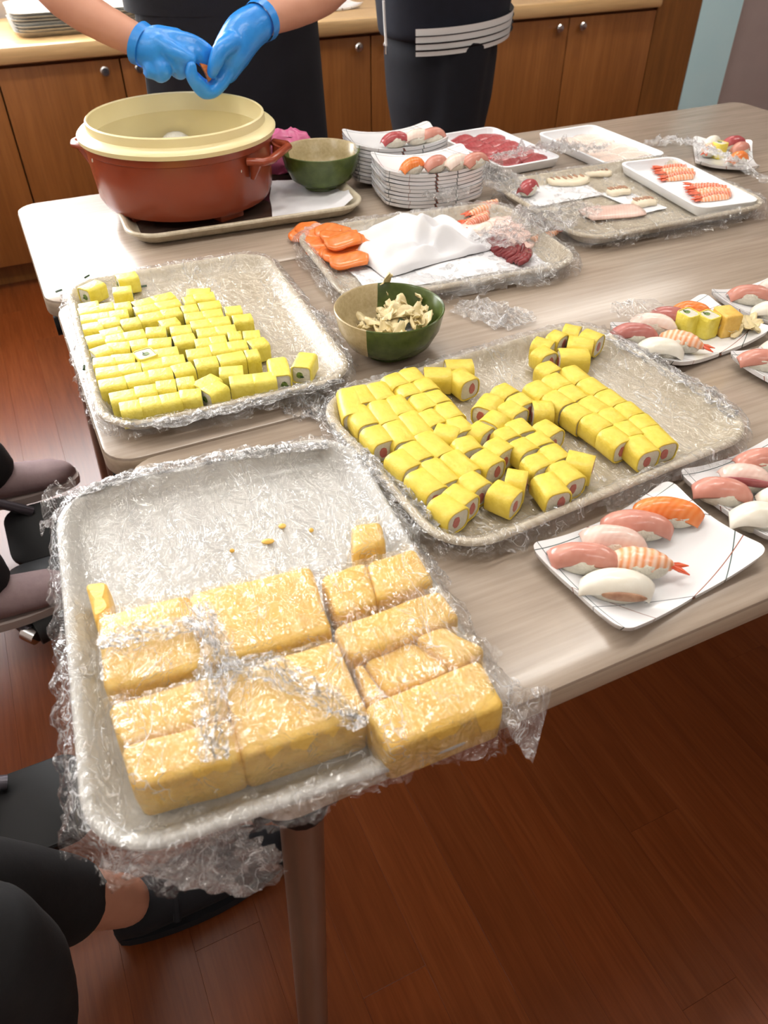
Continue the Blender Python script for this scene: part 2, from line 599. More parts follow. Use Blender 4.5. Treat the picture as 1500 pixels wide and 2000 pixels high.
def emit(name, col, s):
    t = NT(name)
    t.t.nodes.remove(t.b)
    e = t.n('ShaderNodeEmission')
    e.inputs[0].default_value = col
    e.inputs[1].default_value = s
    t.l(e.outputs[0], t.out.inputs[0])
    return t.m


M['daylight'] = emit('daylit window', (0.98, 0.99, 1.0, 1), WINDOW_STRENGTH)
M['tube'] = emit('fluorescent tube', (1.0, 0.95, 0.86, 1), TUBE_STRENGTH)

# ================================================================== THE ROOM
T = 0.70                                   # table top height
CY = 2.92                                  # cabinet front
WY = 3.46                                  # back wall


def struct(name, mb, mat, smooth=0, label=None):
    o = mb.build(name, mat, None, smooth)
    o['kind'] = 'structure'
    if label:
        o['label'] = label
    return o


X0, X1, Y0 = -2.6, 4.6, -2.4
floor = struct('floor', MB().box(((X0 + X1) / 2, (Y0 + WY) / 2, -0.03), (X1 - X0, WY - Y0, 0.05)), M['plank'], label='red-brown wooden plank floor')
# planks: each strip piece its own object, sharing one mesh
PW, PL = 0.098, 1.0
pm = mesh('plank', *(lambda b: (b.V, b.F))(MB().box((0, 0, -0.0025), (PW - 0.0002, PL - 0.0003, 0.005), 0, 0.0002)), M['plank'], 0)
pr = random.Random(3)
for i in range(32):
    x = -1.0 + i * PW
    off = pr.random() * PL
    for j in range(5):
        y = -0.5 + off + (j - 0.5) * PL
        if y - PL / 2 > CY + 0.1 or y + PL / 2 < 0.0:
            continue
        link('plank', pm, floor, (x, y, 0))
struct('ceiling', MB().box(((X0 + X1) / 2, (Y0 + WY) / 2, 2.54), (X1 - X0, WY - Y0, 0.08)), M['ceiling'])
struct('wall_left', MB().box((X0 - 0.05, (Y0 + WY) / 2, 1.25), (0.1, WY - Y0, 2.5)), M['wall'])
struct('wall_right', MB().box((X1 + 0.05, (Y0 + WY) / 2, 1.25), (0.1, WY - Y0, 2.5)), M['wall_mauve'])
struct('wall_front', MB().box(((X0 + X1) / 2, Y0 - 0.05, 1.25), (X1 - X0, 0.1, 2.5)), M['wall'])
# back wall around the window
WX0, WX1, WZ0, WZ1 = -1.9, 0.40, 0.98, 2.15
bw = MB()
bw.box(((X0 + X1) / 2, WY + 0.05, WZ0 / 2), (X1 - X0, 0.1, WZ0))
bw.box(((X0 + X1) / 2, WY + 0.05, (WZ1 + 2.5) / 2), (X1 - X0, 0.1, 2.5 - WZ1))
bw.box(((X0 + WX0) / 2, WY + 0.05, (WZ0 + WZ1) / 2), (WX0 - X0, 0.1, WZ1 - WZ0))
bw.box(((X1 + WX1) / 2, WY + 0.05, (WZ0 + WZ1) / 2), (X1 - WX1, 0.1, WZ1 - WZ0))
struct('wall_back', bw, M['wall'])
wf = MB()
for x in (WX0 + 0.02, (WX0 + WX1) / 2, WX1 - 0.02):
    wf.box((x, WY + 0.03, (WZ0 + WZ1) / 2), (0.04, 0.05, WZ1 - WZ0))
for z in (WZ0 + 0.02, WZ1 - 0.02):
    wf.box(((WX0 + WX1) / 2, WY + 0.03, z), (WX1 - WX0 - 0.09, 0.05, 0.04))
win = struct('window_1', wf, M['chrome'], label='bright daylit window above the counter')
for k in range(2):
    xa = WX0 + 0.04 + k * (WX1 - WX0) / 2 - k * 0.02
    link('pane', mesh('pane', *(lambda b: (b.V, b.F))(MB().box((xa + (WX1 - WX0) / 4 - 0.03, WY + 0.06, (WZ0 + WZ1) / 2), ((WX1 - WX0) / 2 - 0.05, 0.006, WZ1 - WZ0 - 0.08))), M['daylight'], 0), win)
# pale blue pillar and mauve wall piece at the end of the counter
struct('trim_1', MB().box((2.99, CY + 0.25, 1.25), (0.235, 0.5, 2.5)), M['blue_paint'], label='pale blue painted pillar beside the cabinets')
struct('wall_side', MB().box((3.86, CY + 0.27, 1.25), (1.5, 0.5, 2.5)), M['wall_mauve'], label='mauve grey wall beyond the pillar')
struct('trim_2', MB().box((2.752, CY + 0.25, 1.25), (0.235, 0.5, 2.5)), M['post_wood'], label='tall dark wooden end panel')
# unseen ceiling lamps, more of them added and placed for glints in the wrap
for k, (lx, ly, ang) in enumerate(((0.5, 0.75, 0.0), (0.5, 2.2, 0.0), (2.3, 2.5, 0.0), (-1.4, 0.75, 0.0), (2.6, 0.75, 0.0), (-1.4, 2.2, 0), (0.5, -1.0, 0))):
    cl = thing('ceiling_light', 'long white fluorescent ceiling light with two tubes, from an unseen set enlarged for wrap glints', 'light', (lx, ly, 2.5), ang, 'fluorescent ceiling lights')
    MB().box((0, 0, -0.03), (1.25, 0.22, 0.06), 0, 0.01).build('housing', M['foam'], cl)
    for s in (-1, 1):
        MB().tube([(-0.6, s * 0.06, -0.085), (0.6, s * 0.06, -0.085)], 0.013).build('lamp_tube', M['tube'], cl)
        for e in (-1, 1):
            MB().box((e * 0.61, s * 0.06, -0.075), (0.02, 0.03, 0.04)).build('socket', M['foam'], cl)
    area_lamp('ceiling_lamp', (lx, ly, 2.39), (0, 0, ang), 1.2, 0.11, 9.5 if k < 5 else 4.5, (1.0, 0.96, 0.90))
# counter cabinets
units = [(-1.7, -0.82), (-0.82, 0.06), (0.06, 0.882), (0.882, 1.76), (1.76, 2.632)]
ulab = ['brown wooden two-door cabinet far along the counter under the window', 'brown wooden cabinet under the stack of grey trays', 'brown wooden cabinet behind the rice tub',
        'brown wooden cabinet behind the navy-clad pair of workers', 'brown wooden cabinet next to the tall dark end panel']
mids = [-1.26, -0.40, 0.436, 1.327, 2.194]
for (a, b), lb, md in zip(units, ulab, mids):
    cb_ = thing('cabinet', lb, 'cabinet', ((a + b) / 2, CY, 0))
    cx = (a + b) / 2
    m_ = MB()
    m_.box((0, 0.27, 0.385), (b - a - 0.002, 0.50, 0.61))
    m_.box((0, 0.29, 0.04), (b - a - 0.002, 0.46, 0.08))
    m_.build('body', M['post_wood'], cb_, 0)
    for (da, db, side) in ((a, md, 1), (md, b, -1)):
        d = MB().box(((da + db) / 2 - cx, 0.008, 0.385), (db - da - 0.005, 0.02, 0.60), 0, 0.002).build('door', M['cab_wood'], cb_)
        kx = md - cx - side * 0.055
        V, F = lathe([(0.006, 0), (0.006, 0.012), (0.014, 0.016), (0.016, 0.022), (0.012, 0.027), (0.003, 0.028)], 16)
        link('knob', mesh('knob', V, F, M['chrome']), d, (kx, -0.002, 0.655), (PI / 2, 0, 0))
tag(MB().box((0.466, CY + 0.245, 0.72), (4.34, 0.54, 0.05), 0, 0.012).build('worktop', M['cab_top']), 'long pale wooden worktop over the row of cabinets', 'worktop')

# ================================================================== TABLES
def table(label, x, y0, y1, wd=1.79):
    d = y1 - y0
    t = thing('folding_table', label, 'table', (x + wd / 2, (y0 + y1) / 2, 0))
    r = 0.036
    rings = [[(p[0], p[1], z) for p in ring_rect(wd - 2 * i, d - 2 * i, r - i * .8, 6)] for i, z in ((0.004, T - 0.03), (0, T - 0.026), (0, T - 0.004), (0.001, T - 0.0015), (0.004, T))]
    V, F = loft(rings)
    top = link('tabletop', mesh('tabletop', V, F, M['laminate'], 30), t)
    rings = [[(p[0], p[1], z) for p in ring_rect(wd - 2 * i, d - 2 * i, r - i * .8, 6)] for i, z in ((0.0005, T - 0.027), (-0.0008, T - 0.024), (-0.0008, T - 0.006), (0.0005, T - 0.003))]
    link('edge_band', mesh('edge_band', *loft(rings, cap=False), M['edge'], 30), top)
    MB().box((0, 0, T - 0.045), (wd - 0.25, 0.03, 0.03)).build('rail', M['grey_paint'], t, 0)
    for sx in (-1, 1):
        for sy in (-1, 1):
            lx, ly = sx * (wd / 2 - 0.046), sy * (d / 2 - 0.036)
            lg = MB().tube([(lx, ly, T - 0.05), (lx + sx * 0.028, ly, 0.02)], [0.0185, 0.0185], 20).build('leg', M['leg_metal'], t)
            b = MB()
            b.box((lx, ly, T - 0.043), (0.06, 0.05, 0.026), 0, 0.008)
            b.tube([(lx + sx * .001, ly, T - 0.078), (lx, ly, T - 0.05)], [0.022, 0.026], 18)
            b.tube([(lx - 0.042, ly, T - 0.052), (lx + 0.03, ly, T - 0.052)], 0.015, 14)
            b.build('bracket', M['black_plastic'], lg)
            MB().tube([(lx + sx * 0.0285, ly, 0.0), (lx + sx * 0.0275, ly, 0.03)], [0.023, 0.021], 18).build('foot_cap', M['black_rubber'], lg)
    return t


table('beige wood-grain folding table holding the rice tub and plate stacks', 0.0, 1.163, 1.615)
table('beige wood-grain folding table holding the ginger bowl', 0.011, 0.732, 1.160)
table('beige wood-grain folding table holding the omelette tray and its black-bracketed leg', 0.028, 0.277, 0.729)


# ================================================================== TRAYS
class Tray:
    def __init__(s, label, cx, cy, wd, dp, ang, mat, z=T, rim=0.022, floor_mat=None):
        s.cx, s.cy, s.w, s.d, s.a, s.z, s.rim = cx, cy, wd, dp, math.radians(ang), z, rim
        s.r = 0.055
        prof = [(0.024, 0.0), (0.014, 0.006), (0.005, rim - 0.006), (0.0, rim - 0.003), (0.0, rim), (0.002, rim + 0.002), (0.006, rim + 0.002), (0.010, rim - 0.001), (0.018, 0.010), (0.026, 0.0055), (0.034, 0.0045)]
        s.prof = prof
        rings = [[(p[0], p[1], zz) for p in ring_rect(wd - 2 * i, dp - 2 * i, max(s.r - i, 0.02), 10)] for i, zz in prof]
        if floor_mat:
            s.o = thing('serving_tray', label, 'tray', (cx, cy, z), s.a)
            link('tray_body', mesh('tray_body', *loft(rings), mat, 50), s.o)
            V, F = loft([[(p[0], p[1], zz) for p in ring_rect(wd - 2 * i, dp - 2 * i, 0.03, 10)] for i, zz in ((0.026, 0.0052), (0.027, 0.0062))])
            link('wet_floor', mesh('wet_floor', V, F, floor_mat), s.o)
        else:
            s.o = link('serving_tray', mesh('serving_tray', *loft(rings), mat, 50), None, (cx, cy, z), (0, 0, s.a))
            tag(s.o, label, 'tray')

    def sdf(s, x, y):
        qx, qy = abs(x) - s.w / 2 + s.r, abs(y) - s.d / 2 + s.r
        return math.hypot(max(qx, 0), max(qy, 0)) + min(max(qx, qy), 0) - s.r

    def height(s, ins):
        """inner surface height at distance ins inside the rim"""
        pts = [(0.0, s.rim + 0.0015), (0.006, s.rim + 0.002), (0.010, s.rim - 0.001), (0.018, 0.010), (0.026, 0.0055), (0.034, 0.0045)]
        if ins >= 0.034:
            return 0.0045
        for (a, za), (b, zb) in zip(pts, pts[1:]):
            if ins <= b:
                return za + (zb - za) * max(0, (ins - a)) / (b - a)
        return 0.0045

    def loc(s, wx, wy):
        dx, dy = wx - s.cx, wy - s.cy
        return dx * math.cos(s.a) + dy * math.sin(s.a), -dx * math.sin(s.a) + dy * math.cos(s.a)


tA = Tray('wood-grain serving tray lined with wrap under the cucumber egg rolls', 0.177, 0.962, 0.309, 0.416, -2.2, M['tray'])
tB = Tray('wood-grain serving tray lined with wrap under the tuna egg rolls', 0.465, 0.589, 0.416, 0.302, 3.9, M['tray'])
tC = Tray('speckled pale grey tray holding blocks of rolled omelette', 0.091, 0.462, 0.309, 0.400, -4.6, M['tray_grey'])
tD = Tray('wood-grain tray holding salmon slices and crumpled white paper', 0.591, 1.064, 0.392, 0.288, -4.0, M['tray'])
tE = Tray('wood-grain tray holding the foam box of shrimp and seared fish', 1.034, 1.128, 0.415, 0.312, -1.0, M['tray'])
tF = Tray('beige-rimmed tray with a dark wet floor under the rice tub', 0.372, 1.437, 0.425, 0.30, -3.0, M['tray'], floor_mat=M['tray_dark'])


def wrap(tr, label, over=0.03, lift=0.0012, hfun=None, step=0.0045, crink=1.0, seed=0.0, mat='film', skirt=1.0, mask=None, name='plastic_wrap', ragged=0.6):
    """crinkled film following a tray: inside, over the rim and hanging outside; hfun(x,y) adds food under it"""
    hw, hd = tr.w / 2 + over * 1.5, tr.d / 2 + over * 1.5
    nu, nv = int(2 * hw / step), int(2 * hd / step)
    V, keep = [], []
    rw = random.Random(int(seed * 10) + 5)
    H = None
    if hfun:
        H = np.array([[hfun(-hw + 2 * hw * i / (nu - 1), -hd + 2 * hd * j / (nv - 1)) for i in range(nu)] for j in range(nv)])
        D = H.copy()                                     # widen by a cell, then soften
        for dy in (-1, 0, 1):
            for dx in (-1, 0, 1):
                D = np.maximum(D, np.roll(np.roll(H, dy, 0), dx, 1))
        B = D.copy()
        for _ in range(3):
            P = np.pad(B, 1, mode='edge')
            B = (P[:-2, 1:-1] + P[2:, 1:-1] + P[1:-1, :-2] + P[1:-1, 2:] + P[1:-1, 1:-1]) / 5
        H = np.maximum(B, H)
    for j in range(nv):
        for i in range(nu):
            x, y = -hw + 2 * hw * i / (nu - 1), -hd + 2 * hd * j / (nv - 1)
            sd = tr.sdf(x, y)
            k = 1.0
            n1 = nz(x * 28 + seed, y * 28, seed)
            n2 = abs(nz(x * 60 + seed, y * 45, 3 + seed))
            n3 = abs(nz(x * 110 + y * 40, y * 110 + seed, 5))
            cr = (0.0018 * n1 + 0.0045 * n2 + 0.0026 * n3) * crink
            if sd <= 0:
                z = tr.height(-sd)
                if H is not None and H[j, i] > z:
                    z = H[j, i]
                z += lift + max(cr, 0)
                px, py = x, y
            else:
                e = 1e-4
                gx = (tr.sdf(x + e, y) - tr.sdf(x - e, y)) / (2 * e)
                gy = (tr.sdf(x, y + e) - tr.sdf(x, y - e)) / (2 * e)
                g = math.hypot(gx, gy) or 1
                gx, gy = gx / g, gy / g
                bx, by = x - gx * sd, y - gy * sd
                out = 0.0025 + 0.28 * sd + 0.010 * (nz(x * 40, y * 40, 9 + seed) + .3) * skirt * min(1, sd / 0.012) + 0.004 * n3
                z = tr.rim + 0.003 + lift - sd * 0.95 + cr * 0.6
                lo = 0.0022
                if z < lo and not (tr.cx + bx < 0.0 or tr.cy + by < 0.277):
                    out += (lo - z) * 0.8
                    z = lo + max(cr, 0) * 0.7
                out = max(out, 0.0015)
                px, py = bx + gx * out, by + gy * out
            jr = 0.25 + 1.5 * max(0.0, nz(x * 11 + seed, y * 11, seed + 3) + 0.25)
            jit = step * 0.33
            V.append((px + jit * rw.uniform(-1, 1), py + jit * rw.uniform(-1, 1), z + rw.random() * 0.0021 * jr * crink))
            lim = over * (1 - ragged / 2 + ragged * (nz(x * 14 + 7, y * 14 + seed, 2) + 0.3))
            keep.append(sd < lim and (mask is None or mask(x, y)))
    F = []
    for j in range(nv - 1):
        for i in range(nu - 1):
            q = (j * nu + i, j * nu + i + 1, (j + 1) * nu + i + 1, (j + 1) * nu + i)
            if all(keep[a] for a in q):
                F += [(q[0], q[1], q[2]), (q[0], q[2], q[3])] if rw.random() < 0.5 else [(q[0], q[1], q[3]), (q[1], q[2], q[3])]
    used = sorted({a for f in F for a in f})
    ix = {a: n for n, a in enumerate(used)}
    me = mesh(name, [V[a] for a in used], [tuple(ix[a] for a in f) for f in F], M[mat], 0)
    o = link(name, me, None, (tr.cx, tr.cy, tr.z), (0, 0, tr.a))
    return tag(o, label, 'plastic wrap')


def scrunch(label, pts, z, size, seed, mat='film2', hgt=0.02, n=34):
    """a loose crumpled piece of film lying along the polyline pts (world xy)"""
    P = [Vector((p[0], p[1], 0)) for p in pts]

    def f(u, v):
        a = u * (len(P) - 1)
        i = min(int(a), len(P) - 2)
        c = P[i].lerp(P[i + 1], a - i)
        t = (P[min(i + 1, len(P) - 1)] - P[i]).normalized()
        nrm = Vector((-t.y, t.x, 0))
        tap = 0.55 + 0.45 * math.sin(PI * min(max(u, 0.02), 0.98))
        wv = (v - 0.5) * size * tap * (1 + 0.5 * nz(u * 6, v * 3, seed))
        q = c + nrm * wv
        h = hgt * tap * (abs(nz(q.x * 70, q.y * 70, seed)) + 0.6 * abs(nz(q.x * 150, q.y * 150, seed + 2))) * 1.6
        h *= 1 - abs(v - 0.5) * 0.8
        return (q.x + 0.006 * nz(u * 20, v * 20, seed), q.y + 0.006 * nz(u * 20, v * 20, seed + 5), z + 0.0015 + h)
    V, F = grid(f, n, max(10, n // 2))
    o = link('plastic_wrap', mesh('plastic_wrap', V, F, M[mat], 0))
    return tag(o, label, 'plastic wrap')


# ================================================================== EGG ROLLS
def roll_parts(wd, ht, ln, seed, egg, core, core_r, skin=False):
    rr = random.Random(seed)
    rc = min(wd, ht) * (0.36 if wd > 0.028 else 0.22)

    def sec(x, ins, wob=1.0):
        out = []
        for k, (a, b) in enumerate(ring_rect(wd - 2 * ins, ht - 2 * ins, max(rc - ins, 0.003), 4)):
            s = 1 + 0.05 * wob * nz(a * 90 + seed * 3, b * 90, x * 50 + seed)
            out.append((x, a * s, b * s + ht / 2))
        return out
    xs = [-0.5, -0.47, -0.25, 0, 0.25, 0.47, 0.5]
    th = 0.0022
    rings = [sec(-ln / 2 + 0.004, th), sec(-ln / 2, th * 0.9)] + [sec(ln * x, 0.0 if abs(x) < 0.5 else 0.0006) for x in xs] + [sec(ln / 2, th * 0.9), sec(ln / 2 - 0.004, th)]
    V, F = loft(rings, cap=False)
    wr = mesh('egg_wrapper', V, F, egg, 50)
    rings = [sec(ln * x, th * 1.02 + (0.002 if abs(x) > 0.49 else 0)) for x in (-0.495, -0.47, 0.47, 0.495)]
    V, F = loft(rings)
    rc_ = mesh('rice', V, F, M['rice'], 50)
    cy, czz = rr.uniform(-.12, .12) * wd, ht * rr.uniform(.42, .56)
    V, F = loft([[(x, cy + core_r[0] * math.cos(a) * (1 + .25 * nz(a, seed, 1)), czz + core_r[1] * math.sin(a) * (1 + .25 * nz(a, seed, 4))) for a in [2 * PI * k / 9 for k in range(9)]] for x in (-ln / 2 - 0.0004, ln / 2 + 0.0004)])
    co = mesh('filling', V, F, core, 50)
    sk = None
    if skin:
        V, F = loft([[(x, cy + 0.003 + .0025 * math.cos(a), czz - .002 + .001 * math.sin(a)) for a in [2 * PI * k / 6 for k in range(6)]] for x in (-ln / 2 - 0.0009, ln / 2 + 0.0009)])
        sk = mesh('cucumber_skin', V, F, M['cucumber_skin'], 50)
    return wr, rc_, co, sk


tuna_kinds = [roll_parts(0.0305, 0.028, 0.03, s, M['egg'], M['tuna_core'], (0.0045, 0.0068)) for s in range(5)]
cuc_kinds = [roll_parts(0.0262, 0.0255, 0.03, s + 20, M['egg2'], M['cucumber'], (0.0042, 0.0045), True) for s in range(5)]


def roll(kinds, a, b, z, ht, label, group, fill, tilt=0.0, k=None, pull=1.16):
    """a, b: pixels of the two ends of the top ridge"""
    zt = z + ht
    A, B = at(a[0], a[1], zt), at(b[0], b[1], zt)
    ln = (B - A).length * pull
    c = (A + B) / 2
    th_ = math.atan2(B.y - A.y, B.x - A.x)
    hw_ = 0.0155 if kinds is tuna_kinds else 0.0135
    tr = tB if kinds is tuna_kinds else tA
    lx, ly = tr.loc(c.x, c.y)
    ex = abs(math.cos(th_ - tr.a)) * ln / 2 + abs(math.sin(th_ - tr.a)) * hw_
    ey = abs(math.sin(th_ - tr.a)) * ln / 2 + abs(math.cos(th_ - tr.a)) * hw_
    mx, my = tr.w / 2 - 0.010 - ex, tr.d / 2 - 0.011 - ey
    lx, ly = min(max(lx, -mx), mx), min(max(ly, -my), my)
    c = Vector((tr.cx + lx * math.cos(tr.a) - ly * math.sin(tr.a), tr.cy + lx * math.sin(tr.a) + ly * math.cos(tr.a), zt))
    wr, rc_, co, sk = kinds[rnd.randrange(len(kinds)) if k is None else k]
    o = thing('egg_roll_piece', label, 'egg roll', (c.x, c.y, z), 0, group, rot=(0, tilt, math.atan2(B.y - A.y, B.x - A.x)))
    sx = ln / 0.03
    for nm, me in (('egg_wrapper', wr), ('rice', rc_), (fill, co), ('cucumber_skin', sk)):
        if me:
            p = link(nm, me, o)
            p.scale = (sx, 1, 1)
    return o


LT = 'yellow tuna egg roll piece in the slanting rows beside the omelette tray'
GT = 'tuna egg rolls on the tray'
tuna_rolls = [
    (664, 749, 675, 792), (699, 754, 716, 782), (734, 748, 754, 774), (764, 731, 784, 749), (792, 751, 806, 768), (796, 719, 814, 738), (824, 740, 840, 758),
    (696, 794, 720, 824), (738, 784, 762, 818), (770, 774, 792, 802), (818, 770, 840, 792), (844, 764, 862, 782), (798, 806, 826, 840),
    (832, 802, 856, 824), (866, 788, 888, 810), (726, 834, 750, 860), (768, 824, 792, 858), (888, 816, 910, 838), (854, 834, 894, 842), (828, 846, 868, 880),
    (880, 884, 920, 916), (798, 866, 828, 892), (840, 900, 878, 936), (774, 882, 806, 908), (814, 920, 852, 952), (904, 854, 924, 874), (938, 882, 968, 902), (962, 858, 990, 876),
    (912, 926, 942, 946), (966, 946, 1008, 964), (880, 952, 918, 974), (858, 970, 894, 996), (992, 924, 1028, 930), (976, 752, 1000, 766), (964, 772, 946, 794), (1008, 770, 1030, 786),
    (988, 786, 1016, 802), (976, 806, 956, 822), (1044, 790, 1078, 790), (926, 828, 952, 840), (980, 836, 1000, 852), (1006, 820, 1028, 840), (1056, 824, 1086, 842), (1012, 858, 1036, 876),
    (1044, 846, 1064, 864), (1072, 870, 1098, 892), (1040, 888, 1064, 908), (1090, 904, 1124, 932), (1112, 888, 1158, 898), (1068, 928, 1096, 962), (1063, 708, 1085, 722),
    (1078, 731, 1104, 750), (1107, 754, 1136, 774), (1147, 776, 1178, 797), (1184, 799, 1212, 820), (1216, 824, 1240, 846), (1240, 852, 1270, 878), (1112, 716, 1140, 737), (1146, 740, 1174, 759),
    (1181, 763, 1210, 784), (1219, 787, 1243, 806), (1249, 810, 1270, 829), (1272, 834, 1304, 863), (1042, 746, 1070, 765), (1076, 766, 1108, 786), (1117, 791, 1144, 808), (1153, 810, 1184, 831), (1190, 836, 1221, 859)]
ZB = T + 0.0078
for n_, q in enumerate(tuna_rolls):
    if n_ < 33:
        lb_, gp_ = LT, GT
    elif n_ < 50:
        lb_, gp_ = 'yellow tuna egg roll piece in the loose jumble between the two blocks of rows', 'tuna egg rolls in the jumble'
    else:
        lb_, gp_ = 'yellow tuna egg roll piece in the three long straight rows by the plates', 'tuna egg rolls in three long rows'
    roll(tuna_kinds, q[:2], q[2:], ZB, 0.028, lb_, gp_, 'tuna_filling')
GU = 'tuna egg rolls clustered in the tray corner'
for q in [(1055, 678, 1074, 690), (1046, 662, 1078, 670), (1078, 648, 1100, 656), (1104, 637, 1132, 642), (1142, 646, 1172, 656), (1114, 661, 1157, 667), (1097, 686, 1147, 686)]:
    roll(tuna_kinds, q[:2], q[2:], ZB, 0.028, 'yellow tuna egg roll piece in the small cluster at the tray corner by mixed sushi', GU, 'tuna_filling')
roll(tuna_kinds, (832, 724), (878, 724), ZB, 0.028, 'yellow tuna egg roll piece lying crosswise beside the rows near the ginger bowl', None, 'tuna_filling')
roll(tuna_kinds, (870, 705), (916, 703), ZB, 0.028, 'yellow tuna egg roll piece against the tray rim by the ginger bowl, cut ends hidden', None, 'tuna_filling')
roll(tuna_kinds, (892, 722), (918, 740), ZB, 0.028, 'yellow tuna egg roll piece with its ragged pink cut end showing beside the ginger bowl', None, 'tuna_filling')

LC = 'pale yellow cucumber egg roll piece in the rows next to the loose corner pieces'
GC = 'cucumber egg rolls on the tray'
cuc_rows = [
    (146, 609, 220, 594, 2), (224, 598, 254, 593, 1), (262, 594, 336, 574, 2), (148, 623, 248, 608, 3), (264, 605, 348, 588, 2),
    (154, 640, 190, 634, 1), (194, 629, 232, 622, 1), (237, 630, 270, 623, 1), (274, 620, 314, 612, 1), (317, 611, 350, 604, 1),
    (162, 664, 196, 657, 1), (198, 651, 236, 642, 1), (206, 662, 280, 648, 2), (286, 646, 322, 642, 1), (314, 632, 346, 624, 1),
    (358, 586, 378, 582, 1), (380, 579, 416, 574, 1), (366, 570, 408, 567, 1), (356, 603, 384, 598, 1), (390, 597, 428, 591, 1), (362, 618, 432, 608, 2), (440, 605, 470, 601, 1),
    (374, 633, 446, 622, 2), (456, 622, 490, 617, 1), (334, 644, 371, 639, 1), (386, 649, 458, 639, 2), (340, 663, 378, 656, 1), (382, 669, 440, 660, 2), (446, 655, 470, 652, 1), (476, 653, 506, 650, 1),
    (366, 690, 408, 683, 1), (412, 680, 480, 669, 2), (488, 671, 518, 663, 1), (382, 708, 422, 701, 1), (428, 700, 474, 691, 1), (480, 691, 504, 687, 1), (430, 724, 472, 720, 1),
    (450, 742, 492, 737, 1), (496, 737, 536, 732, 1), (166, 690, 199, 679, 1), (210, 677, 251, 672, 1), (255, 672, 287, 666, 1), (291, 668, 332, 664, 1),
    (173, 708, 214, 702, 1), (218, 700, 261, 695, 1), (303, 689, 345, 682, 1), (184, 727, 230, 720, 1), (233, 719, 273, 713, 1), (278, 711, 358, 698, 2),
    (195, 750, 242, 741, 1), (247, 740, 289, 731, 1), (292, 730, 334, 723, 1), (338, 721, 374, 712, 1), (216, 775, 261, 766, 1), (265, 763, 303, 756, 1), (306, 752, 341, 747, 1), (346, 746, 378, 741, 1),
    (235, 794, 272, 787, 1), (274, 785, 312, 779, 1), (314, 779, 350, 772, 1), (353, 773, 392, 768, 1)]
for x1, y1, x2, y2, n in cuc_rows:
    for k in range(n):
        a = (x1 + (x2 - x1) * (k + 0.02) / n, y1 + (y2 - y1) * (k + 0.02) / n)
        b = (x1 + (x2 - x1) * (k + 0.98) / n, y1 + (y2 - y1) * (k + 0.98) / n)
        yy = y1 + (x1 - 145) * 0.12
        lb_, gp_ = (LC, GC) if yy < 635 else (('pale yellow cucumber egg roll piece in the middle rows around the rice-faced one', 'cucumber egg rolls in the middle rows') if yy < 728 else ('pale yellow cucumber egg roll piece in the outer rows facing the omelette tray', 'cucumber egg rolls in the outer rows'))
        roll(cuc_kinds, a, b, ZB, 0.0255, lb_, gp_, 'cucumber_filling')
one = [((163, 563), (192, 549), 'pale yellow cucumber roll piece alone in the tray corner by the glaring table'), ((230, 541), (264, 534), 'pale yellow cucumber roll piece beside a crumb near the tray rim'),
       ((156, 598), (190, 592), 'half-hidden cucumber roll piece leaning at the end of the rows, green end up'), ((222, 566), (254, 562), 'glossy deep yellow cucumber roll piece standing behind the packed rows'),
       ((386, 752), (419, 735), 'pale yellow cucumber roll piece turned diagonally at the front of the rows'), ((406, 772), (437, 757), 'pale yellow cucumber roll piece showing a dark green dotted cut end'),
       ((540, 700), (548, 730), 'pale yellow cucumber roll piece turned with its green cut end forward'), ((600, 690), (588, 714), 'pale yellow cucumber roll piece lying alone near the ginger bowl')]
for a, b, lb in one:
    roll(cuc_kinds, a, b, ZB, 0.0255, lb, None, 'cucumber_filling')
# the one stood on end: white rice face up
c = at(283, 690, ZB + 0.028)
o = thing('egg_roll_piece', 'cucumber roll piece stood on end showing its white rice face', 'egg roll', (c.x, c.y, ZB + 0.014), 0, None, rot=(0, PI / 2, 0.2))
for nm, me in zip(('egg_wrapper', 'rice', 'cucumber_filling', 'cucumber_skin'), cuc_kinds[1]):
    p = link(nm, me, o, (0, 0, -0.0128))
    p.scale = (0.93, 1, 1)
# cucumber crumbs
for k, (px, py) in enumerate([(280, 559), (170, 540), (164, 718), (222, 789), (592, 736), (115, 568)]):
    cpt = at(px, py, T + 0.01)
    V, F = loft([[(x, 0.0016 * math.cos(a), 0.0016 * math.sin(a)) for a in [0, 1.6, 3.1, 4.7]] for x in (-0.005, 0.005)])
    zc = T + 0.0085 if k in (0, 4) else T + 0.027
    cpt = at(px, py, zc)
    tag(link('cucumber_crumb', mesh('cucumber_crumb', V, F, M['cucumber_skin']), None, (cpt.x, cpt.y, zc), (0, 0, 0.7 * k)), 'tiny dark green cucumber crumb on the cucumber roll tray', 'crumb', 'cucumber crumbs')

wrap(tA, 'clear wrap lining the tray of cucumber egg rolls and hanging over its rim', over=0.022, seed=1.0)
wrap(tB, 'clear wrap lining the tray of tuna egg rolls, ruffled along its rim', over=0.022, seed=2.0)

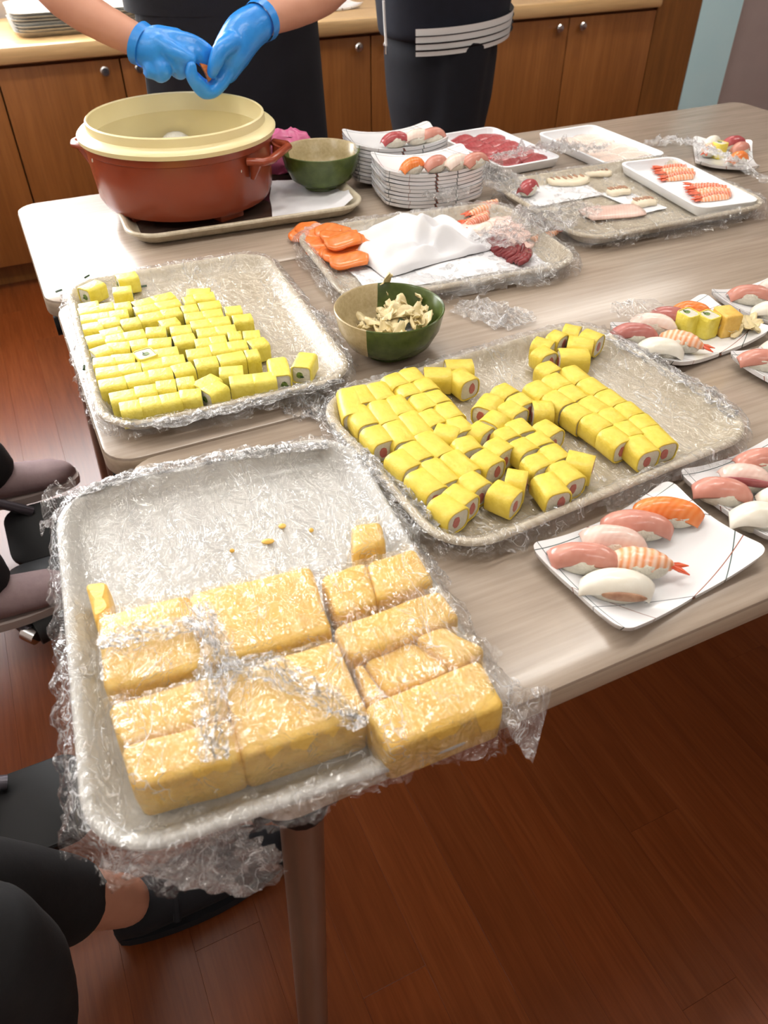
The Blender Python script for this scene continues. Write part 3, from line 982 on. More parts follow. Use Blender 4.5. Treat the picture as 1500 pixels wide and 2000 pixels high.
# ================================================================== ROLLED OMELETTE
def block(name, label, poly, z0, z1, mat, group=None, bev=0.004, cat='omelette', seed=0):
    """bevelled block from a top outline in world xy"""
    n = len(poly)
    c = sum((Vector((p[0], p[1])) for p in poly), Vector((0, 0))) / n
    P = [Vector((p[0], p[1])) - c for p in poly]
    area = sum(P[i].x * P[(i + 1) % n].y - P[(i + 1) % n].x * P[i].y for i in range(n))
    if area < 0:
        P.reverse()
    # subdivide sides, round the corners
    pts = []
    for i in range(n):
        a, b, e = P[i - 1], P[i], P[(i + 1) % n]
        r = min(0.007, (a - b).length * .3, (e - b).length * .3)
        p0, p1 = b + (a - b).normalized() * r, b + (e - b).normalized() * r
        for k in range(4):
            u = k / 3
            pts.append((1 - u) ** 2 * p0 + 2 * u * (1 - u) * b + u * u * p1)
        nxt = e + (b - e).normalized() * min(0.007, (e - b).length * .3)
        for k in range(1, 4):
            pts.append(p1.lerp(nxt, k / 4))

    def ringz(ins, z):
        out = []
        for i, p in enumerate(pts):
            q = p - p.normalized() * ins * 1.2
            s = nz(p.x * 40 + seed, p.y * 40, z * 30) * 0.0012
            out.append((q.x + s, q.y + s, z + (nz(p.x * 25, p.y * 25 + seed, 7) * 0.0014 if z > 0.004 else 0)))
        return out
    h = z1 - z0
    rings = [ringz(bev * .6, 0), ringz(0, bev * .6), ringz(-0.0008, h * .5), ringz(0, h - bev), ringz(bev * .35, h - bev * .3), ringz(bev, h), ringz(min(0.02, 0.5 * min(p.length for p in pts)), h + 0.0006)]
    V, F = loft(rings)
    o = link(name, mesh(name, V, F, mat, 50), None, (c.x, c.y, z0))
    return tag(o, label, cat, group)


ZO = T + 0.0062
ZT = ZO + 0.042
blocks = []


def omel(label, quad, zt=ZT, group=None, seed=0):
    poly = [at(px, py, zt).to_2d() for px, py in quad]
    c = sum(poly, Vector((0, 0))) / len(poly)
    poly = [p - (c - p).normalized() * 0.0016 for p in poly]
    blocks.append(([(p.x, p.y) for p in poly], zt - T))
    return block('omelette_block', label, poly, ZO, zt, M['omelette'], group, seed=seed)


omel('long omelette block uncovered at the back row, next to the slim upright piece', [(190, 1203), (366, 1160), (402, 1298), (206, 1346)], seed=1)
omel('long omelette block in the back row beside the gap in the middle', [(370, 1159), (604, 1106), (645, 1230), (406, 1297)], seed=2)
omel('front-left omelette block with a long cut line across its top', [(212, 1376), (424, 1316), (445, 1398), (238, 1452)], seed=3)
omel('front omelette block at the corner of the tray with a deep front face', [(239, 1456), (446, 1402), (470, 1480), (262, 1538)], seed=4)
omel('largest omelette block under the folded wrap at the front', [(430, 1314), (655, 1250), (716, 1396), (474, 1478)], seed=5)
omel('square omelette block behind the gap, left of its twin', [(628, 1124), (714, 1098), (734, 1172), (660, 1200)], seed=6)
omel('square omelette block near the rim behind the gap', [(718, 1097), (808, 1070), (846, 1132), (738, 1170)], seed=7)
omel('wide omelette block in the second row on the rim side', [(652, 1226), (858, 1150), (896, 1206), (690, 1284)], seed=8)
omel('small omelette block against the rim between two wide ones', [(812, 1244), (868, 1222), (948, 1266), (892, 1300)], seed=9)
omel('flat omelette slab sunk between the wide blocks', [(712, 1292), (806, 1250), (880, 1304), (756, 1354)], zt=ZT - 0.006, seed=10)
omel('narrow omelette offcut beside the sunken slab', [(694, 1300), (708, 1296), (752, 1358), (716, 1370)], zt=ZT - 0.006, seed=11)
omel('large front omelette block on the rim side under tight wrap', [(712, 1378), (936, 1288), (984, 1376), (760, 1464)], seed=12)
omel('slim upright omelette strip at the left end of the rows', [(166, 1140), (207, 1134), (214, 1192), (186, 1212)], zt=ZT - 0.01, seed=13)
omel('small scored omelette piece standing alone behind the rows', [(688, 1024), (742, 1016), (752, 1058), (690, 1080)], zt=ZT - 0.002, seed=14)
for k, (px, py, sx, sy) in enumerate([(551, 1026, 0.008, 0.007), (523, 1056, 0.013, 0.007), (608, 1034, 0.005, 0.005), (453, 1074, 0.005, 0.004)]):
    cc = at(px, py, ZO + 0.003)
    tag(MB().ball((0, 0, 0.002), (sx / 2, sy / 2, 0.0022), 8, 5).build('omelette_crumb', M['omelette'], None, 40, (cc.x, cc.y, ZO), (0, 0, -0.3)), 'small yellow omelette crumb on the empty part of the grey tray', 'crumb', 'omelette crumbs')


def inside(poly, x, y):
    c = False
    for i in range(len(poly)):
        (x1, y1), (x2, y2) = poly[i - 1], poly[i]
        if (y1 > y) != (y2 > y) and x < (x2 - x1) * (y - y1) / (y2 - y1) + x1:
            c = not c
    return c


lblocks = [([tC.loc(*p) for p in poly], h) for poly, h in blocks]


def blk_h(x, y):
    h = 0.0
    for poly, hh in lblocks:
        if hh > h and inside(poly, x, y):
            h = hh
    return h + (0.0012 if h else 0)


def cover_edge(x):
    return 0.020 + 0.19 * x + 0.012 * nz(x * 18, 3.0)


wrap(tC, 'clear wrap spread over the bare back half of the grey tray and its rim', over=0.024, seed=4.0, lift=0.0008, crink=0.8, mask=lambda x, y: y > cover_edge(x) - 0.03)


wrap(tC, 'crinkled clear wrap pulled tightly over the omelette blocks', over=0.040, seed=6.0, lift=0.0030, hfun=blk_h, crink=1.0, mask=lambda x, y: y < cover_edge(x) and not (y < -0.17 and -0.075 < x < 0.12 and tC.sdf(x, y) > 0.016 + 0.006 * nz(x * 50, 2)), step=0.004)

# ================================================================== BOWLS AND TUB
def bowl(label, c, z, R, h, rz, k=1.0):
    prof = [(R * .42, 0), (R * .46, 0.001), (R * .45, 0.006), (R * .55, 0.0075), (R * .78, h * .28), (R * .93, h * .6), (R * .985, h * .9), (R, h - 0.001), (R * .985, h), (R * .95, h - 0.002),
            (R * .90, h * .6), (R * .74, h * .32), (R * .5, 0.013), (R * .2, 0.0105), (0.002, 0.0105)]
    V, F = lathe(prof, 56)
    o = link('rice_bowl', mesh('rice_bowl', V, F, M['bowl'], 50), None, (c[0], c[1], z), (0, 0, rz))
    return tag(o, label, 'bowl')


gb = (0.398, 0.826)
bowl('green and beige ceramic bowl filled with pale pickled ginger', gb, T, 0.0715, 0.064, -YAW - 0.1)
bb = (0.549, 1.442)
bowl('empty green and beige bowl on white paper beside the rice tub', bb, T + 0.0085, 0.0745, 0.068, -2.09)

# ginger shavings, each a thin curled petal
gr = random.Random(11)


def petal(sz, seed):
    def f(u, v):
        x = (u - 0.5) * sz
        wv = math.sin(PI * min(max(u, 0.06), 0.94)) ** 0.6 * sz * 0.42
        y = (v - 0.5) * wv
        return (x, y, 0.35 * sz * (u - 0.5) ** 2 + 0.006 * nz(u * 3 + seed, v * 3, seed) + 9 * y * y)
    top = lambda u, v: (f(u, v)[0], f(u, v)[1], f(u, v)[2] + 0.0011)
    return slab(top, f, 8, 5)


pet = [mesh('ginger_shaving', *petal(0.026 + 0.004 * k, k * 1.7), M['ginger'], 180) for k in range(6)]
for k in range(46):
    a, r = gr.uniform(0, 2 * PI), math.sqrt(gr.random()) * 0.043
    zz = T + 0.024 + 0.020 * (1 - r / 0.05) + gr.uniform(0, 0.007) + 0.012 * max(0, math.cos(a - 0.3)) * r / 0.043
    tag(link('ginger_shaving', pet[k % 6], None, (gb[0] + r * math.cos(a) + 0.006, gb[1] + r * math.sin(a), zz), (gr.uniform(-.7, .7), gr.uniform(-.7, .7), gr.uniform(0, 6.28))),
        'thin cream pickled ginger shaving heaped in the bowl', 'pickled ginger', 'ginger shavings in the bowl')
for k, (px, py, zz, rx, ry, rz, lb) in enumerate([(768, 574, T + 0.045, 0.9, 0.4, 0.3, 'translucent ginger shaving stuck to the green inside of the bowl'), (752, 553, T + 0.063, 0.3, 0.9, 2.2, 'ginger shaving hanging over the bowl rim'),
                                                 (815, 580, T + 0.048, 1.1, 0.2, 1.2, 'upright ginger shaving against the green bowl wall')]):
    p = at(px, py, zz)
    tag(link('ginger_shaving', pet[k + 1], None, p, (rx, ry, rz)), lb, 'pickled ginger')

# rice tub
pc = (0.298, 1.484)
zt_ = T + 0.0062
tub = thing('rice_tub', 'round brown plastic rice tub with a cream inner rim', 'tub', (pc[0], pc[1], zt_))
H = 0.118
V, F = lathe([(0.140, 0.012), (0.150, 0.015), (0.1565, 0.028), (0.160, H * .6), (0.162, H - 0.012), (0.165, H - 0.010), (0.165, H), (0.160, H), (0.156, H * .6), (0.148, 0.03), (0.13, 0.022), (0.002, 0.020)], 72)
body = link('tub_body', mesh('tub_body', V, F, M['tub'], 40), tub)
for k in range(4):
    a = k * PI / 2 + 0.35
    MB().box((0.118 * math.cos(a), 0.118 * math.sin(a), 0.006), (0.035, 0.05, 0.0135), a, 0.003).build('foot', M['tub'], body)
for s, a in ((1, -0.72), (-1, -0.72 + PI)):
    hm = MB()
    u, v = Vector((math.cos(a), math.sin(a), 0)), Vector((-math.sin(a), math.cos(a), 0))
    zc = H - 0.020
    o0 = Vector((0, 0, zc))
    pts = [o0 + u * 0.155 + v * 0.058, o0 + u * 0.182 + v * 0.052, o0 + u * 0.190 + v * 0.040, o0 + u * 0.190 - v * 0.040, o0 + u * 0.182 - v * 0.052, o0 + u * 0.155 - v * 0.058]
    hm.tube(pts, 0.0085, 12, True, 0.75)
    for sv in (-1, 1):
        hm.tube([o0 + u * 0.158 + v * 0.05 * sv - Vector((0, 0, 0.03)), o0 + u * 0.168 + v * 0.05 * sv], [0.004, 0.012], 10)
    hm.build('handle', M['tub'], body)
V, F = lathe([(0.166, H + 0.0005), (0.171, H + 0.002), (0.172, H + 0.009), (0.168, H + 0.013), (0.158, H + 0.015), (0.1545, H + 0.017), (0.1535, H + 0.030), (0.151, H + 0.032), (0.149, H + 0.030), (0.149, H + 0.002),
              (0.1485, H + 0.001), (0.150, H - 0.004), (0.147, 0.05), (0.140, 0.034), (0.05, 0.030), (0.002, 0.030)], 72)
link('inner_liner', mesh('inner_liner', V, F[:-2] + F[-1:], M['tub_lid'], 40), tub)
hp = MB()
for k in range(26):
    a, r = gr.uniform(0, 6.28), 0.10 * math.sqrt(gr.random())
    hp.ball((r * math.cos(a), r * math.sin(a), 0.036 + 0.02 * gr.random()), (0.03, 0.03, 0.02), 8, 6)
ro = hp.build('rice_heap', M['rice'], None, 180, (pc[0] - 0.005, pc[1] + 0.03, zt_ + 0.012))
tag(ro, 'heap of white sushi rice inside the brown tub', 'rice', kind='stuff')
rg = MB().ball((0, 0, 0), (0.0016, 0.0016, 0.004), 8, 5)
gm = mesh('rice_grain', rg.V, rg.F, M['rice'])
for px, py, h_ in [(487, 341, 0.083), (490, 402, 0.036), (490, 415, 0.026), (258, 298, 0.10)]:
    d = ray(px, py)
    # hit the tub side at height zt_+h_
    p = at(px, py, zt_ + h_)
    v = Vector((p.x - pc[0], p.y - pc[1]))
    R = 0.151 + (0.161 - 0.151) * (h_ - 0.024) / (H - 0.036) + 0.0012
    v = v.normalized() * R
    tag(link('rice_grain', gm, None, (pc[0] + v.x, pc[1] + v.y, zt_ + h_), (0.3, 0.2, 0.2)), 'white rice grain stuck to the side of the brown tub', 'rice grain', 'rice grains on the tub')

# pink bag, white paper under the bowl
def crumple(name, label, cat, c, sx, sy, z, rz, mat, hgt, fr=9, seed=0, n=36, thin=0.0008, edge=0.0, fn=None):
    def bot(u, v):
        x, y = (u - 0.5) * sx, (v - 0.5) * sy
        e = 1 + 0.06 * nz(u * 3 + seed, v * 3, 1)
        r1 = 1 - abs(nz(x * fr * 3 + seed, y * fr * 3, seed)) * 2.2
        r2 = 1 - abs(nz(x * fr * 7 - seed, y * fr * 6, seed + 4)) * 2.2
        h = hgt * max(0, 0.65 * r1 + 0.35 * r2 - 0.15)
        if fn:
            h = fn(u, v, h)
        return (x * e, y * e, max(h, 0.0))
    top = lambda u, v: (bot(u, v)[0], bot(u, v)[1], bot(u, v)[2] + thin)
    V, F = slab(top, bot, n, n)
    o = link(name, mesh(name, V, F, mat, 60), None, (c[0], c[1], z), (0, 0, rz))
    return tag(o, label, cat)


crumple('paper_sheet', 'white paper sheet under the empty green bowl', 'paper', (0.506, 1.40), 0.145, 0.20, T + 0.0066, -0.3, M['paper'], 0.002, 8, 2, fn=lambda u, v, h: h + (0.028 * max(0, (u - 0.72) / 0.28) ** 1.3 * max(0, 1 - v * 1.2) if v < 0.8 else 0))
cb2 = MB().ball((0, 0, 0.036), (0.060, 0.034, 0.044), 26, 18, f=lambda v: v + Vector((0.012 * nz(v.x * 45, v.y * 45, v.z * 45), 0.012 * nz(v.x * 45, v.y * 45, v.z * 45 + 7), max(-0.03, 0.013 * nz(v.x * 60, v.y * 60, v.z * 60 + 3)))))
cb2.V = [(x, y, max(z, 0.0)) for x, y, z in cb2.V]
tag(cb2.build('plastic_bag', M['pink_bag'], None, 180, (0.520, 1.567, T + 0.0066)), 'crumpled pink plastic bag between the tub and the green bowl', 'bag')


# ================================================================== PLATES
def plate_mesh():
    wd, dp, n = 0.188, 0.124, 22

    def zz(x, y):
        u, v = x / (wd / 2), y / (dp / 2)
        return 0.0045 + 0.0105 * abs(u) ** 2.6 + 0.004 * abs(v) ** 3 + 0.004 * (u * v) ** 2

    def pos(u, v):
        a, b = (u * 2 - 1), (v * 2 - 1)
        a, b = math.sin(a * PI / 2), math.sin(b * PI / 2)
        bow = 1 - 0.035 * (1 - abs(b)) * abs(a) ** 4
        bow2 = 1 - 0.05 * (1 - abs(a)) * abs(b) ** 4
        # rounded corners
        x, y = a * wd / 2 * bow, b * dp / 2 * bow2
        cx, cy = abs(x) - (wd / 2 - 0.014), abs(y) - (dp / 2 - 0.014)
        if cx > 0 and cy > 0:
            m = max(cx, cy)
            l_ = math.hypot(cx, cy)
            s = m / l_
            x = math.copysign(wd / 2 - 0.014 + cx * s, x)
            y = math.copysign(dp / 2 - 0.014 + cy * s, y)
        return x, y
    top = lambda u, v: (*pos(u, v), zz(*pos(u, v)))

    def bot(u, v):
        x, y = pos(u, v)
        k = 0.985
        inner = max(abs(x) / (wd / 2), abs(y) / (dp / 2))
        return (x * k, y * k, max(0.0, zz(x, y) - 0.0060) if inner > 0.55 else 0.0)
    return mesh('sushi_plate', *slab(top, bot, n * 2, n), M['plate'], 60)


PM = plate_mesh()


def plate(label, cx, cy, z, rz, group=None):
    o = link('sushi_plate', PM, None, (cx, cy, z), (0, 0, math.radians(rz)))
    return tag(o, label, 'plate', group)


plate('white rectangular sushi plate with six nigiri at the table edge', 0.443, 0.361, T, 6.5)
plate('white sushi plate half out of view beside the six-nigiri plate', 0.643, 0.386, T, 4.5)
plate('white sushi plate with nigiri, egg rolls, omelette and ginger', 0.780, 0.681, T, 4.5)
plate('white sushi plate of pink nigiri at the rear beside the mixed plate', 0.978, 0.700, T, 4.0)
plate('white sushi plate in front of the mixed plate, one tuna nigiri showing', 0.871, 0.552, T, 5.0)
plate('small white sushi plate standing apart with a yellow roll and salmon', 1.393, 1.254, T, 50)
for k in range(9):
    plate('white sushi plate stacked under the four-nigiri plate' if k < 8 else 'top plate of the front stack, carrying four nigiri', 0.713 + 0.001 * math.sin(k * 2.1), 1.322, T + 0.0068 * k, -9 + math.sin(k * 1.7), 'plates in the front stack' if k < 8 else None)
for k in range(10):
    plate('white sushi plate stacked under the three-nigiri plate' if k < 9 else 'top plate of the rear stack, carrying three nigiri', 0.714 + 0.001 * math.sin(k * 3.1), 1.462, T + 0.0068 * k, -8 + math.sin(k * 2.3), 'plates in the rear stack' if k < 9 else None)


# ================================================================== NIGIRI
def rice_mesh(ln, wd, ht, seed):
    b = MB().ball((0, 0, 0), (ln / 2, wd / 2, ht / 2), 22, 13)
    V = []
    for v in b.V:
        x, y, z = v
        y *= 1.12
        z = math.copysign(abs(z / (ht / 2)) ** 0.8, z) * ht / 2
        g = 0.0011 * nz(x * 330 + seed, y * 330, z * 330)
        V.append((x * (1 + g * 40), y * (1 + g * 40), max(z + ht / 2 + g, 0.0)))
    return mesh('rice', V, b.F, M['rice'], 180)


def topping_mesh(ln, wd, z, th, mat, seed, droop=1.0, kind='fish', taper=0.25):
    def prof(u, v):
        a, b = u * 2 - 1, v * 2 - 1
        wv = wd / 2 * (1 - taper * abs(a) ** 2.2 + 0.05 * math.sin(a * 4 + seed))
        if kind == 'shrimp':
            wv = wd / 2 * (1.0 - 0.75 * max(0, a) ** 2.5 - 0.15 * max(0, -a) ** 3) * (1 + 0.05 * math.cos(a * 17))
        x = ln / 2 * a * (1 - 0.06 * b * b) + 0.003 * b * math.sin(seed)
        y = wv * b
        zc = z - droop * (0.011 * abs(a) ** 2.4) - 0.0075 * droop * abs(b) ** 2.2 * (wv / (wd / 2))
        zc += 0.0007 * nz(a * 3 + seed, b * 3, seed)
        if kind == 'shrimp':
            zc += 0.0009 * math.cos(a * 20) * (1 - abs(b))
        return x, y, zc

    top = lambda u, v: (prof(u, v)[0], prof(u, v)[1], prof(u, v)[2] + th * (1 - abs(v * 2 - 1) ** 6 * .7) * (1 - abs(u * 2 - 1) ** 8 * .6))
    return mesh('topping', *slab(top, prof, 20, 11), mat, 180)


nseed = [0]


def nigiri(label, a, b, zb, mat, kind='fish', group=None, ln=None, wd=0.030, tname=None):
    """a, b: pixel ends of the topping ridge; zb: height of the surface it stands on"""
    nseed[0] += 1
    s = nseed[0] * 1.37
    zt = zb + 0.027
    A, B = at(a[0], a[1], zt), at(b[0], b[1], zt)
    c = (A + B) / 2
    L = ln or min(max((B - A).length * 1.12, 0.052), 0.075)
    o = thing('nigiri_sushi', label, 'sushi', (c.x, c.y, zb), math.atan2(B.y - A.y, B.x - A.x), group)
    link('rice', rice_mesh(min(L * .86, 0.060), 0.0275, 0.0245, s), o)
    th = 0.0052 if kind != 'shrimp' else 0.004
    tp = link(tname or {'fish': 'fish_slice', 'shrimp': 'shrimp', 'squid': 'squid_slice'}[kind], topping_mesh(L, wd * 0.93, 0.0238, th,  M[mat], s, kind=kind), o)
    if kind == 'shrimp':
        tl = MB()
        for sg in (-1, 1):
            tl.tube([(L / 2 - 0.005, 0, 0.0155), (L / 2 + 0.004, sg * 0.003, 0.014), (L / 2 + 0.013, sg * 0.006, 0.012)], [0.0028, 0.0035, 0.0008], 8, True, 0.5)
        tl.build('tail', M['shrimp_tail'], tp)
    return o


ZP = T + 0.0052
nigiri('orange salmon nigiri at the back of the six-nigiri plate', (1250, 970), (1375, 990), ZP, 'salmon')
nigiri('long pink tuna nigiri overlapping the salmon on the six-nigiri plate', (1185, 1000), (1315, 1012), ZP, 'tuna')
nigiri('pale striped yellowtail nigiri in the middle of the six-nigiri plate', (1145, 1030), (1262, 1042), ZP, 'pale_fish')
nigiri('pink tuna nigiri at the front-left of the six-nigiri plate', (1082, 1066), (1212, 1074), ZP, 'tuna')
nigiri('striped orange shrimp nigiri with its tail over the bare plate', (1200, 1070), (1318, 1086), ZP, 'shrimp', 'shrimp')
sq = nigiri('white fish nigiri with a brown streaked edge on the six-nigiri plate', (1145, 1118), (1278, 1130), ZP, 'white_fish', 'squid', wd=0.034)
MB().ball((0.004, -0.0152, 0.0165), (0.020, 0.0030, 0.0050), 12, 8).build('brown_edge', M['sear_mark'], sq)
nigiri('pink tuna nigiri at the corner of the half-seen plate', (1364, 934), (1472, 948), ZP, 'tuna')
pn = nigiri('pale nigiri with a dark purple edge on the half-seen plate', (1420, 908), (1510, 920), ZP, 'pale_fish')
MB().ball((0.0, -0.0135, 0.0185), (0.03, 0.0025, 0.005), 14, 8).build('purple_edge', M['purple_fish'], pn)
nigiri('pink nigiri at the back of the half-seen plate', (1450, 884), (1550, 880), ZP, 'tuna')
nigiri('white scallop nigiri with a ragged edge on the half-seen plate', (1440, 990), (1530, 992), ZP, 'white_fish', 'squid', wd=0.036)
nigiri('white nigiri behind the ragged scallop on the half-seen plate', (1490, 955), (1590, 955), ZP, 'white_fish', 'squid')
# mixed plate
nigiri('dark pink tuna nigiri under a scrap of wrap on the mixed plate', (1202, 634), (1284, 636), ZP, 'tuna_mauve')
nigiri('pale pink nigiri behind the shrimp on the mixed plate', (1240, 612), (1322, 620), ZP, 'blush_fish')
nigiri('mauve-pink tuna nigiri in the back row of the mixed plate', (1272, 600), (1352, 606), ZP, 'tuna_mauve')
nigiri('bright orange salmon nigiri in the back row of the mixed plate', (1318, 588), (1392, 598), ZP, 'salmon')
nigiri('smooth white squid nigiri dome at the front of the mixed plate', (1252, 662), (1336, 668), ZP, 'white_fish', 'squid', wd=0.038)
nigiri('striped shrimp nigiri across the middle of the mixed plate', (1296, 640), (1376, 658), ZP, 'shrimp', 'shrimp')
for (px, py, lb) in [(1347, 610, 'yellow egg roll piece standing on the mixed plate beside the shrimp'), (1386, 614, 'pale yellow cucumber roll standing with its cut end up on the mixed plate')]:
    c = at(px, py, ZP + 0.03)
    o = thing('egg_roll_piece', lb, 'egg roll', (c.x, c.y, ZP + 0.015), 0, None, rot=(0, PI / 2, 0.1))
    for nm, me in zip(('egg_wrapper', 'rice', 'cucumber_filling', 'cucumber_skin'), cuc_kinds[2]):
        p = link(nm, me, o, (0, 0, -0.0128))
c = at(1424, 606, ZP + 0.033)
tag(MB().box((0, 0, 0.0165), (0.026, 0.034, 0.033), 0, 0.003).build('omelette_piece', M['omelette'], None, 50, (c.x, c.y, ZP), (0, 0, -0.2)), 'upright golden omelette piece on the mixed plate', 'omelette')
for k in range(14):
    c = at(1438 + gr.uniform(-32, 30), 648 + gr.uniform(-16, 10), ZP + 0.005)
    tag(link('ginger_shaving', pet[k % 6], None, (c.x, c.y, ZP + 0.003 + 0.011 * gr.random()), (gr.uniform(-.5, .5), gr.uniform(-.5, .5), gr.uniform(0, 6))), 'thin cream ginger shaving heaped on the mixed plate', 'pickled ginger', 'ginger on the mixed plate')
nigiri('pink tuna nigiri on the rear plate of pink nigiri', (1432, 558), (1512, 562), ZP, 'tuna')
nigiri('white squid nigiri on the rear plate of pink nigiri', (1476, 590), (1556, 596), ZP, 'white_fish', 'squid', wd=0.036)
nigiri('pale nigiri at the back of the rear plate of pink nigiri', (1492, 542), (1570, 548), ZP, 'blush_fish')
nigiri('pink tuna nigiri on the plate in front of the mixed plate', (1452, 684), (1540, 690), ZP, 'tuna')
nigiri('pale nigiri behind the tuna on the plate in front of the mixed plate', (1500, 662), (1580, 668), ZP, 'blush_fish')
# plate standing apart
c = at(1408, 278, ZP + 0.03)
o = thing('egg_roll_piece', 'bright yellow cucumber roll standing on the small separate plate', 'egg roll', (c.x, c.y, ZP + 0.015), 0, None, rot=(0, PI / 2, 0.1))
for nm, me in zip(('egg_wrapper', 'rice', 'cucumber_filling', 'cucumber_skin'), cuc_kinds[0]):
    link(nm, me, o, (0, 0, -0.0128))
nigiri('orange salmon nigiri on the small separate plate', (1426, 303), (1464, 292), ZP, 'salmon', ln=0.056)
nigiri('pink tuna nigiri on the small separate plate', (1436, 282), (1462, 276), ZP, 'tuna', ln=0.056)
nigiri('dark pink nigiri at the back of the small separate plate', (1424, 268), (1450, 266), ZP, 'tuna_red', ln=0.056)
nigiri('shrimp nigiri on the small separate plate', (1402, 268), (1374, 292), ZP, 'shrimp', 'shrimp', ln=0.052)
nigiri('white squid nigiri at the back of the small separate plate', (1404, 262), (1384, 272), ZP + 0.008, 'white_fish', 'squid', ln=0.050)
# stacks
zf, zr = T + 0.0068 * 8 + 0.0052, T + 0.0068 * 9 + 0.0052
for k, (px, py, m_, lb) in enumerate([(806, 308, 'salmon', 'orange salmon nigiri on the front plate stack'), (852, 304, 'tuna', 'pale pink nigiri next to the salmon on the front plate stack'),
                                      (893, 301, 'blush_fish', 'whitish nigiri third in line on the front plate stack'), (928, 298, 'tuna', 'pink nigiri at the far end of the line on the front plate stack')]):
    nigiri(lb, (px - 20, py + 8), (px + 20, py - 4), zf, m_, ln=0.058)
for k, (px, py, m_, lb) in enumerate([(772, 258, 'tuna_red', 'red-edged nigiri on the rear plate stack'), (815, 253, 'blush_fish', 'white nigiri between two pink ones on the rear plate stack'), (845, 250, 'tuna', 'peach-pink nigiri at the end of the line on the rear plate stack')]):
    nigiri(lb, (px - 22, py + 4), (px + 22, py - 2), zr, m_, ln=0.058)
nigiri('red and white nigiri tipped over on white paper in the wrapped tray', (1018, 362), (1048, 344), T + 0.008, 'tuna_red', ln=0.052)


# ================================================================== FOAM TRAYS
def foam(label, cx, cy, wd, dp, z, ang):
    h = 0.02
    prof = [(0.012, 0), (0.006, 0.004), (0.001, h - 0.003), (0, h), (0.003, h + 0.001), (0.007, h), (0.013, 0.006), (0.018, 0.0035)]
    rings = [[(p[0], p[1], zz) for p in ring_rect(wd - 2 * i, dp - 2 * i, max(0.022 - i, 0.006), 6)] for i, zz in prof]
    o = link('foam_tray', mesh('foam_tray', *loft(rings), M['foam'], 50), None, (cx, cy, z), (0, 0, math.radians(ang)))
    return tag(o, label, 'foam tray')


foam('white foam tray of red tuna slices beside the plate stacks', 0.972, 1.488, 0.152, 0.262, T, 3)
foam('white foam tray of pale flat fish slices at the table edge', 1.184, 1.410, 0.160, 0.250, T, 1.5)
ZE = T + 0.0068
foam('white foam tray of cooked shrimp on the wrapped tray', 1.168, 1.125, 0.132, 0.272, ZE, -7)


def slice_mesh(ln, wd, th, mat, seed, bend=0.004, round_=0.35):
    def bot(u, v):
        a, b = u * 2 - 1, v * 2 - 1
        wv = wd / 2 * (1 - round_ * abs(a) ** 3)
        return (ln / 2 * a * (1 - 0.08 * b * b), wv * b + 0.003 * math.sin(a * 2 + seed), bend * (math.sin(a * 3 + seed) * .3 + .3) + 0.002 * abs(nz(a * 2 + seed, b * 2)))
    top = lambda u, v: (bot(u, v)[0], bot(u, v)[1], bot(u, v)[2] + th * (1 - 0.5 * abs(v * 2 - 1) ** 5))
    return mesh('fish_slice', *slab(top, bot, 14, 7), mat, 180)


def slices(name, label, group, spots, ln, wd, th, mat, tilt=0.0, cat='fish slice', bend=0.004):
    ms = [slice_mesh(ln, wd, th, mat, k * 2.1, bend) for k in range(4)]
    for k, (x, y, z, rz) in enumerate(spots):
        o = link(name, ms[k % 4], None, (x, y, z), (tilt, 0, rz))
        tag(o, label, cat, group)


sp = []
for k in range(8):
    for s in (0, 1):
        u = k / 7
        sp.append((0.940 + s * 0.062 + 0.004 * u, 1.586 - 0.185 * u - s * 0.01, T + 0.0055 + 0.001 * (k % 2), 0.25 + 0.1 * math.sin(k)))
slices('tuna_slice', 'red raw tuna slice overlapping the others in the white foam tray', 'tuna slices in the foam tray', sp, 0.066, 0.036, 0.007, M['tuna_red'], 0.16)
sp = [(1.150 + 0.066 * (k % 2), 1.490 - 0.040 * (k // 2), T + 0.0042 + 0.0006 * k, 0.1) for k in range(10)]
slices('pale_fish_slice', 'pale thin fish slice laid flat in the foam tray at the table edge', 'pale slices in the foam tray', sp, 0.072, 0.052, 0.003, M['blush_fish'], 0.0, bend=0.001)


def shrimp_mesh(seed, mat, tailmat):
    ln = 0.062

    def bot(u, v):
        a, b = u * 2 - 1, v * 2 - 1
        wv = 0.0085 * (1 - 0.55 * max(0, a) ** 2 - 0.2 * max(0, -a) ** 4) * (1 + 0.06 * math.cos(a * 18))
        return (ln / 2 * a, wv * b + 0.006 * a * a * math.sin(seed), 0.0)
    top = lambda u, v: (bot(u, v)[0], bot(u, v)[1], 0.0004 + 0.008 * (1 - abs(v * 2 - 1) ** 2.5) * (1 - 0.55 * max(0, u * 2 - 1)) + 0.0006 * math.cos((u * 2 - 1) * 20))
    b = mesh('shrimp_body', *slab(top, bot, 22, 9), mat, 180)
    y0 = 0.006 * math.sin(seed)
    t = MB()
    for sg in (-1, 1):
        t.tube([(ln / 2 - 0.004, y0, 0.003), (ln / 2 + 0.005, y0 + sg * 0.003, 0.003), (ln / 2 + 0.014, y0 + sg * 0.006, 0.003)], [0.003, 0.0038, 0.0008], 8, True, 0.5)
    return b, mesh('tail', t.V, t.F, tailmat)


SH = [shrimp_mesh(k * 1.3, M['shrimp_red'] if k % 2 else M['shrimp'], M['shrimp_tail']) for k in range(4)]


def shrimp(label, group, p, rz, k, rx=0.0):
    o = thing('shrimp', label, 'shrimp', p, 0, group, rot=(rx, 0, rz))
    link('shrimp_body', SH[k % 4][0], o)
    link('tail', SH[k % 4][1], o)


